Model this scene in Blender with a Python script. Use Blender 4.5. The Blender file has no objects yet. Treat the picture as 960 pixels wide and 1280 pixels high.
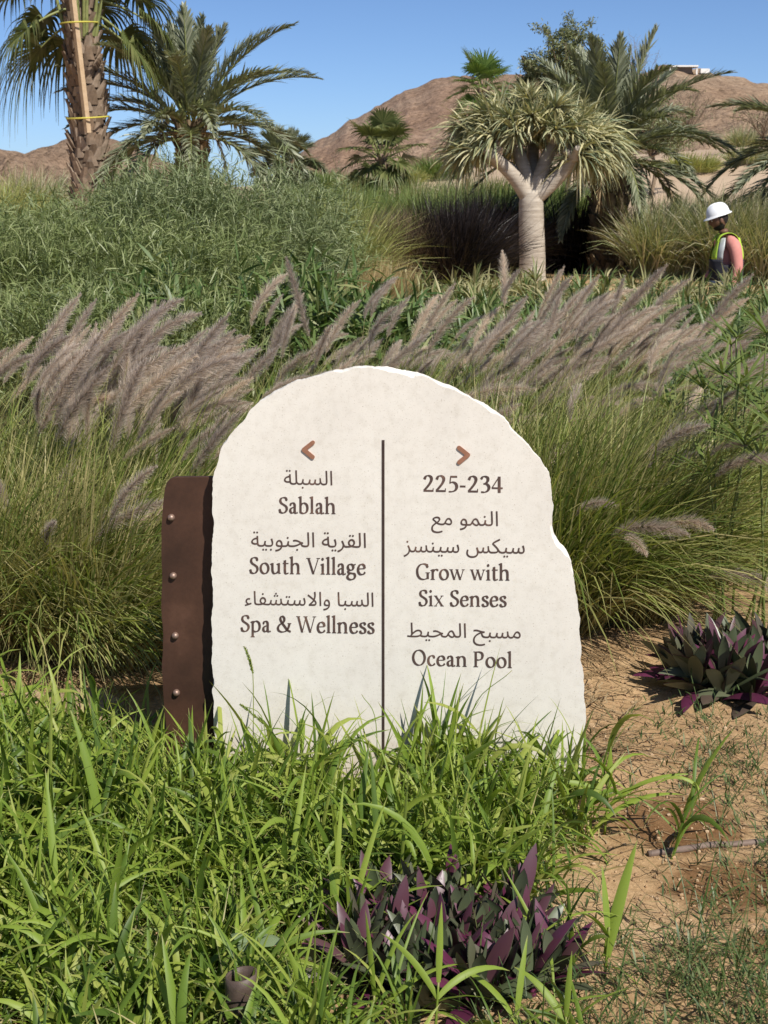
import bpy, bmesh, math, random
import numpy as np
from mathutils import Vector, Matrix
from mathutils.geometry import tessellate_polygon

C = bpy.context.scene.collection
scene = bpy.context.scene
PI = math.pi
R = math.radians

# ------------------------------------------------------------------ camera, sky, sun, exposure
CAM_Z, PITCH, FPX = 1.30, R(11.85), 1930.0
cam_d = bpy.data.cameras.new('camera')
cam_d.sensor_fit = 'VERTICAL'; cam_d.sensor_height = 24.0
cam_d.lens = FPX / 1280 * 24.0
cam_d.clip_start = 0.05; cam_d.clip_end = 8000
cam_d.dof.use_dof = True; cam_d.dof.focus_distance = 3.3; cam_d.dof.aperture_fstop = 16.0
cam = bpy.data.objects.new('camera', cam_d); C.objects.link(cam)
cam.location = (0, 0, CAM_Z); cam.rotation_euler = (PI / 2 - PITCH, 0, 0)
scene.camera = cam

SUN = Vector((0.40, -0.58, 0.75)).normalized()
SUN_EL = math.asin(SUN.z); SUN_AZ = math.atan2(SUN.x, SUN.y)
w = bpy.data.worlds.new('World'); scene.world = w; w.use_nodes = True
nt = w.node_tree
sky = nt.nodes.new('ShaderNodeTexSky'); sky.sky_type = 'NISHITA'; sky.sun_disc = False
sky.sun_elevation = SUN_EL; sky.sun_rotation = SUN_AZ
sky.air_density = 0.5; sky.dust_density = 0.35; sky.ozone_density = 6.0; sky.altitude = 0
bg = nt.nodes['Background']; bg.inputs['Strength'].default_value = 0.095
nt.links.new(sky.outputs[0], bg.inputs['Color'])
sd = bpy.data.lights.new('sun', 'SUN'); sd.energy = 4.6; sd.angle = R(0.53); sd.color = (1.0, 0.955, 0.88)
so = bpy.data.objects.new('sun', sd); C.objects.link(so)
so.rotation_euler = SUN.to_track_quat('Z', 'Y').to_euler()
vs = scene.view_settings
vs.view_transform = 'Standard'; vs.look = 'None'; vs.exposure = 0.35; vs.gamma = 1.0; vs.use_curve_mapping = False
scene.cycles.max_bounces = 6; scene.cycles.transparent_max_bounces = 4
scene.cycles.diffuse_bounces = 3; scene.cycles.glossy_bounces = 2; scene.cycles.transmission_bounces = 4
scene.cycles.use_denoising = True

# ------------------------------------------------------------------ helpers
def at(px, py, Y):
    """World point at depth Y seen at photo pixel (px, py)."""
    u, v = (px - 480), (640 - py)
    dy = FPX * math.cos(PITCH) + v * math.sin(PITCH)
    dz = -FPX * math.sin(PITCH) + v * math.cos(PITCH)
    return Vector((u / dy * Y, Y, CAM_Z + dz / dy * Y))

def rs(seed): return np.random.default_rng(seed)
def nrm(a): return a / np.maximum(np.linalg.norm(a, axis=-1, keepdims=True), 1e-9)

def vnoise(x, y, seed=0):
    x = np.asarray(x, float); y = np.asarray(y, float)
    xi = np.floor(x).astype(np.int64); yi = np.floor(y).astype(np.int64)
    fx = x - xi; fy = y - yi
    fx = fx * fx * (3 - 2 * fx); fy = fy * fy * (3 - 2 * fy)
    def h(a, b):
        n = (a * 374761393 + b * 668265263 + seed * 1442695041) & 0xffffffff
        n = ((n ^ (n >> 13)) * 1274126177) & 0xffffffff
        return ((n ^ (n >> 16)) & 0xffff) / 65535.0
    return (h(xi, yi) * (1 - fx) + h(xi + 1, yi) * fx) * (1 - fy) + (h(xi, yi + 1) * (1 - fx) + h(xi + 1, yi + 1) * fx) * fy

def fbm(x, y, oct=4, seed=0):
    s = 0; a = .5
    for k in range(oct):
        s = s + a * (vnoise(x * 2 ** k, y * 2 ** k, seed + k) - .5); a *= .5
    return s

class MB:
    """Collects vertices and faces; build() links them as ONE mesh object."""
    def __init__(self): self.v = []; self.f4 = []; self.f3 = []; self.t = []; self.m4 = []; self.m3 = []; self.n = 0
    def add(self, v, quads=None, tris=None, t=None, m=0):
        v = np.asarray(v, np.float32).reshape(-1, 3)
        if quads is not None and len(quads):
            q = np.asarray(quads, np.int32).reshape(-1, 4) + self.n; self.f4.append(q); self.m4.append(np.full(len(q), m, np.int32))
        if tris is not None and len(tris):
            q = np.asarray(tris, np.int32).reshape(-1, 3) + self.n; self.f3.append(q); self.m3.append(np.full(len(q), m, np.int32))
        self.v.append(v); self.t.append(np.zeros(len(v), np.float32) if t is None else np.asarray(t, np.float32).ravel())
        self.n += len(v); return self
    def mesh(self, name, mats, smooth=True):
        me = bpy.data.meshes.new(name)
        v = np.concatenate(self.v)
        me.vertices.add(len(v)); me.vertices.foreach_set('co', v.ravel())
        q = np.concatenate(self.f4) if self.f4 else np.zeros((0, 4), np.int32)
        t3 = np.concatenate(self.f3) if self.f3 else np.zeros((0, 3), np.int32)
        li = np.concatenate([q.ravel(), t3.ravel()]).astype(np.int32)
        tot = np.concatenate([np.full(len(q), 4, np.int32), np.full(len(t3), 3, np.int32)])
        st = np.concatenate([[0], np.cumsum(tot)[:-1]]).astype(np.int32)
        me.loops.add(len(li)); me.loops.foreach_set('vertex_index', li)
        me.polygons.add(len(tot)); me.polygons.foreach_set('loop_start', st); me.polygons.foreach_set('loop_total', tot)
        mi = np.concatenate([*(self.m4 or [np.zeros(0, np.int32)]), *(self.m3 or [np.zeros(0, np.int32)])]).astype(np.int32)
        me.polygons.foreach_set('material_index', mi)
        me.polygons.foreach_set('use_smooth', np.full(len(tot), smooth, bool))
        a = me.attributes.new('t', 'FLOAT', 'POINT'); a.data.foreach_set('value', np.concatenate(self.t))
        for mm in (mats if isinstance(mats, (list, tuple)) else [mats]): me.materials.append(mm)
        me.update(calc_edges=True); me.validate()
        return me
    def build(self, name, mats, parent=None, smooth=True, loc=None):
        return link(name, self.mesh(name, mats, smooth), parent, loc)

def link(name, data, parent=None, loc=None):
    o = bpy.data.objects.new(name, data); C.objects.link(o)
    if parent is not None: o.parent = parent
    if loc is not None: o.location = loc
    return o

def tag(o, label=None, cat=None, group=None, kind=None):
    if label: o['label'] = label
    if cat: o['category'] = cat
    if group: o['group'] = group
    if kind: o['kind'] = kind
    return o

def thing(name, loc, label, cat, group=None, rz=0):
    o = bpy.data.objects.new(name, None); C.objects.link(o); o.empty_display_size = .1
    o.location = loc; o.rotation_euler = (0, 0, rz)
    return tag(o, label, cat, group)

def sweep(root, d0, L, K, droop, wind=None):
    """Centre lines that start at root along d0 and bend down (and with the wind) as they grow."""
    root = np.atleast_2d(np.asarray(root, float)); N = len(root)
    d = nrm(np.broadcast_to(np.asarray(d0, float), (N, 3)).copy()); p = root.copy()
    L = np.broadcast_to(L, N)[:, None]; droop = np.broadcast_to(droop, N)[:, None]
    P = np.zeros((N, K, 3)); T = np.zeros((N, K, 3))
    for k in range(K):
        P[:, k] = p; T[:, k] = d
        p = p + d * L / (K - 1)
        d = d + droop * np.array([0, 0, -1.]) / (K - 1)
        if wind is not None: d = d + np.asarray(wind) / (K - 1)
        d = nrm(d)
    return P, T

def sides(T, az=None, roll=0.0):
    """Side vectors across each ribbon (constant azimuth), rolled about the tangent."""
    N, K, _ = T.shape
    if az is None: az = np.arctan2(T[:, 0, 1], T[:, 0, 0])
    s = np.stack([-np.sin(az), np.cos(az), np.zeros(N)], -1)[:, None, :] * np.ones((1, K, 1))
    s = nrm(s - T * (s * T).sum(-1, keepdims=True))
    roll = np.broadcast_to(roll, N)[:, None, None]
    return s * np.cos(roll) + np.cross(T, s) * np.sin(roll)

def ribbons(mb, P, T, S, W, fold=0.0, m=0, lift=0.0):
    N, K, _ = P.shape
    n = nrm(np.cross(S, T))
    W = np.broadcast_to(W, (N, K))[..., None]
    P = P + n * lift
    tt = np.broadcast_to(np.linspace(0, 1, K)[None, :], (N, K))
    if fold:
        V = np.stack([P - S * W, P - n * W * fold, P + S * W], 2); c = 3
    else:
        V = np.stack([P - S * W, P + S * W], 2); c = 2
    idx = np.arange(N * K * c).reshape(N, K, c)
    qs = []
    for j in range(c - 1):
        qs.append(np.stack([idx[:, :-1, j], idx[:, :-1, j + 1], idx[:, 1:, j + 1], idx[:, 1:, j]], -1).reshape(-1, 4))
    mb.add(V.reshape(-1, 3), quads=np.concatenate(qs), t=np.repeat(tt.reshape(-1), c), m=m)

def tube(mb, P, rad, ns=8, cap=True, m=0, t=None):
    P = np.asarray(P, float); K = len(P); rad = np.broadcast_to(rad, K)
    T = nrm(np.gradient(P, axis=0))
    ref = np.array([1., 0, 0]) if abs(T[0, 0]) < .8 else np.array([0, 1., 0])
    U = np.zeros_like(P); u = ref
    for k in range(K):
        u = nrm(u - T[k] * (u * T[k]).sum()); U[k] = u
    Vv = np.cross(T, U)
    a = np.linspace(0, 2 * PI, ns, endpoint=False)
    V = P[:, None] + rad[:, None, None] * (U[:, None] * np.cos(a)[None, :, None] + Vv[:, None] * np.sin(a)[None, :, None])
    i = np.arange(K * ns).reshape(K, ns); j = np.roll(i, -1, 1)
    q = np.stack([i[:-1], j[:-1], j[1:], i[1:]], -1).reshape(-1, 4)
    V = V.reshape(-1, 3); tri = []
    if cap:
        V = np.concatenate([V, P[:1], P[-1:]]); a0, a1 = K * ns, K * ns + 1
        for k in range(ns):
            tri.append((a0, j[0, k], i[0, k])); tri.append((a1, i[-1, k], j[-1, k]))
    tv = np.repeat(np.linspace(0, 1, K), ns)
    if cap: tv = np.concatenate([tv, [0, 1]])
    mb.add(V, quads=q, tris=tri, t=tv, m=m)

def box(mb, c, s, rot=None, m=0):
    c = np.asarray(c, float); s = np.asarray(s, float) / 2
    v = np.array([[x, y, z] for x in (-1, 1) for y in (-1, 1) for z in (-1, 1)]) * s
    if rot is not None: v = v @ np.array(rot).T
    mb.add(v + c, quads=[(0, 1, 3, 2), (4, 6, 7, 5), (0, 4, 5, 1), (2, 3, 7, 6), (0, 2, 6, 4), (1, 5, 7, 3)], m=m)

def ico(sub=2):
    bm = bmesh.new(); bmesh.ops.create_icosphere(bm, subdivisions=sub, radius=1)
    v = np.array([x.co[:] for x in bm.verts]); bm.verts.index_update()
    f = np.array([[q.index for q in p.verts] for p in bm.faces]); bm.free()
    return v, f

# ------------------------------------------------------------------ materials
def mat(name):
    m = bpy.data.materials.new(name); m.use_nodes = True
    return m, m.node_tree, m.node_tree.nodes['Principled BSDF']

def ramp(nt, pts):
    r = nt.nodes.new('ShaderNodeValToRGB'); e = r.color_ramp.elements
    while len(e) < len(pts): e.new(.5)
    for el, (p, c) in zip(e, pts): el.position = p; el.color = (*c, 1)
    return r

def noise(nt, scale, detail=4, rough=.6, coord=None):
    n = nt.nodes.new('ShaderNodeTexNoise'); n.inputs['Scale'].default_value = scale
    n.inputs['Detail'].default_value = detail; n.inputs['Roughness'].default_value = rough
    if coord is not None: nt.links.new(coord, n.inputs['Vector'])
    return n

def mixc(nt, fac, a, b, mode='MIX'):
    m = nt.nodes.new('ShaderNodeMix'); m.data_type = 'RGBA'; m.blend_type = mode
    for sock, v in ((m.inputs[0], fac), (m.inputs[6], a), (m.inputs[7], b)):
        if isinstance(v, (int, float)): sock.default_value = v
        elif isinstance(v, tuple): sock.default_value = (*v, 1)
        else: nt.links.new(v, sock)
    return m.outputs[2]

def leaf_mat(name, cols, tip=None, tip_at=.75, root=None, trans=.3, rough=.45, spec=.35, warm=(1.25, 1.25, .6)):
    """Leaves: each blade its own colour, dry tips where given, light shining through."""
    m, nt, b = mat(name)
    g = nt.nodes.new('ShaderNodeNewGeometry')
    r = ramp(nt, [(i / max(1, len(cols) - 1), c) for i, c in enumerate(cols)])
    nt.links.new(g.outputs['Random Per Island'], r.inputs[0])
    col = r.outputs[0]
    if tip or root:
        a = nt.nodes.new('ShaderNodeAttribute'); a.attribute_name = 't'
        if tip:
            rr = ramp(nt, [(tip_at, (0, 0, 0)), (1, (1, 1, 1))]); nt.links.new(a.outputs['Fac'], rr.inputs[0])
            col = mixc(nt, rr.outputs[0], col, tip)
        if root:
            rr = ramp(nt, [(0, (1, 1, 1)), (.35, (0, 0, 0))]); nt.links.new(a.outputs['Fac'], rr.inputs[0])
            col = mixc(nt, rr.outputs[0], col, root)
    nt.links.new(col, b.inputs['Base Color'])
    b.inputs['Roughness'].default_value = rough; b.inputs['Specular IOR Level'].default_value = spec
    tr = nt.nodes.new('ShaderNodeBsdfTranslucent')
    nt.links.new(mixc(nt, 1.0, col, tuple(warm), 'MULTIPLY'), tr.inputs['Color'])
    ms = nt.nodes.new('ShaderNodeMixShader'); ms.inputs[0].default_value = trans
    nt.links.new(b.outputs[0], ms.inputs[1]); nt.links.new(tr.outputs[0], ms.inputs[2])
    nt.links.new(ms.outputs[0], nt.nodes['Material Output'].inputs['Surface'])
    return m

def rough_mat(name, c1, c2, scale=20, rough=.85, bump=.3, bscale=60, spec=.25, metallic=0, dist=.01, c3=None):
    m, nt, b = mat(name)
    tc = nt.nodes.new('ShaderNodeTexCoord')
    n = noise(nt, scale, 6, .65, tc.outputs['Object'])
    r = ramp(nt, [(.3, c1), (.7, c2)] if c3 is None else [(.25, c1), (.5, c2), (.75, c3)])
    nt.links.new(n.outputs[0], r.inputs[0]); nt.links.new(r.outputs[0], b.inputs['Base Color'])
    b.inputs['Roughness'].default_value = rough; b.inputs['Specular IOR Level'].default_value = spec; b.inputs['Metallic'].default_value = metallic
    if bump:
        n2 = noise(nt, bscale, 6, .7, tc.outputs['Object'])
        bp = nt.nodes.new('ShaderNodeBump'); bp.inputs['Strength'].default_value = bump; bp.inputs['Distance'].default_value = dist
        nt.links.new(n2.outputs[0], bp.inputs['Height']); nt.links.new(bp.outputs[0], b.inputs['Normal'])
    return m

M = {}
M['crab'] = leaf_mat('crabgrass_leaf', [(.065, .115, .018), (.13, .205, .028), (.20, .285, .038), (.265, .34, .052), (.33, .36, .085)], tip=(.34, .31, .12), tip_at=.9, trans=.32, rough=.48, spec=.35)
M['fineweed'] = leaf_mat('fine_weed_leaf', [(.045, .09, .02), (.08, .13, .03), (.13, .16, .05), (.22, .19, .09)], trans=.3)
M['fgreen'] = leaf_mat('fountain_grass_blade', [(.09, .14, .03), (.16, .215, .045), (.25, .295, .07), (.38, .37, .14)], tip=(.28, .24, .11), tip_at=.8, root=(.26, .22, .10), trans=.3)
M['fstraw'] = leaf_mat('straw_grass_blade', [(.22, .24, .07), (.36, .33, .13), (.46, .39, .19), (.20, .245, .07)], trans=.28)
M['stalk'] = leaf_mat('plume_stalk', [(.20, .22, .08), (.30, .27, .12)], trans=.1)
M['plume'] = leaf_mat('plume_bristle', [(.44, .365, .31), (.55, .465, .395), (.66, .575, .49), (.76, .685, .60)], tip=(.80, .73, .645), tip_at=.5, trans=.5, warm=(1.05, 1.0, .95))
M['bush'] = leaf_mat('green_bush_leaf', [(.10, .135, .045), (.165, .205, .07), (.23, .27, .105), (.31, .34, .16)], trans=.25)
M['greybush'] = leaf_mat('grey_green_leaf', [(.11, .145, .06), (.175, .215, .09), (.24, .28, .135), (.31, .34, .18)], trans=.2)
M['darkleaf'] = leaf_mat('dark_strap_leaf', [(.05, .095, .022), (.085, .14, .033), (.13, .19, .055), (.26, .27, .11)], trans=.22, spec=.45)
M['pale'] = leaf_mat('pale_strap_leaf', [(.10, .14, .04), (.28, .27, .12), (.42, .37, .20), (.09, .13, .03)], trans=.22)
M['yellowgrass'] = leaf_mat('yellow_green_grass', [(.22, .26, .07), (.34, .355, .11), (.46, .43, .18)], trans=.3)
M['drygrass'] = leaf_mat('dry_brown_grass', [(.36, .25, .12), (.50, .35, .18), (.44, .36, .17)], trans=.25)
M['midgrass'] = leaf_mat('mid_green_grass', [(.12, .185, .05), (.18, .245, .07), (.25, .30, .10)], trans=.3)
M['palegrass'] = leaf_mat('pale_feathery_grass', [(.17, .22, .08), (.28, .30, .14), (.44, .41, .26), (.56, .50, .36)], trans=.3)
M['purplegrass'] = leaf_mat('dark_purple_grass', [(.010, .008, .009), (.020, .015, .015), (.045, .033, .03)], trans=.15)
M['brownpurple'] = leaf_mat('brown_purple_grass', [(.08, .055, .04), (.19, .135, .085), (.34, .25, .16)], trans=.2)
M['sedge'] = leaf_mat('umbrella_sedge_leaf', [(.10, .145, .035), (.16, .205, .055), (.21, .255, .085)], trans=.28)
M['date'] = leaf_mat('date_palm_leaflet', [(.11, .13, .075), (.18, .20, .12), (.25, .27, .175), (.33, .34, .235)], trans=.18, spec=.5, rough=.4)
M['fan'] = leaf_mat('fan_palm_leaf', [(.07, .095, .03), (.12, .145, .045), (.18, .19, .07)], trans=.22, tip=(.25, .22, .11), tip_at=.85)
M['fanbright'] = leaf_mat('bright_fan_leaf', [(.06, .11, .02), (.10, .17, .035), (.15, .22, .05)], trans=.25)
M['dragon'] = leaf_mat('dragon_tree_leaf', [(.14, .175, .10), (.28, .29, .15), (.50, .46, .24), (.60, .55, .32), (.17, .21, .125)], trans=.15, root=(.30, .27, .13))
M['acacia'] = leaf_mat('acacia_leaf', [(.13, .15, .065), (.19, .21, .095), (.25, .26, .13)], trans=.2)
M['oyster_top'] = leaf_mat('oyster_leaf_upper', [(.06, .08, .04), (.10, .125, .065), (.145, .17, .10)], trans=0.05, rough=.42, spec=.5)
M['oyster_under'] = leaf_mat('oyster_leaf_under', [(.065, .013, .035), (.115, .022, .058), (.08, .035, .042), (.09, .10, .055), (.085, .11, .05), (.10, .018, .05)], trans=0.06, rough=.4, spec=.5, warm=(1.4, .6, 1.0))
M['twig'] = rough_mat('twig_bark', (.16, .115, .075), (.30, .23, .16), 30, bump=.2)
M['litter'] = leaf_mat('dry_litter', [(.16, .10, .05), (.30, .21, .11), (.42, .33, .20)], trans=.1)
_n = M['plume'].node_tree; _b = _n.nodes['Principled BSDF']; _src = _b.inputs['Base Color'].links[0].from_socket
_o = _n.nodes.new('ShaderNodeObjectInfo'); _r = ramp(_n, [(0, (.68, .64, .62)), (.5, (1, .98, .96)), (1, (1.28, 1.2, 1.05))]); _n.links.new(_o.outputs['Random'], _r.inputs[0])
_n.links.new(mixc(_n, 1.0, _src, _r.outputs[0], 'MULTIPLY'), _b.inputs['Base Color'])
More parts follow.
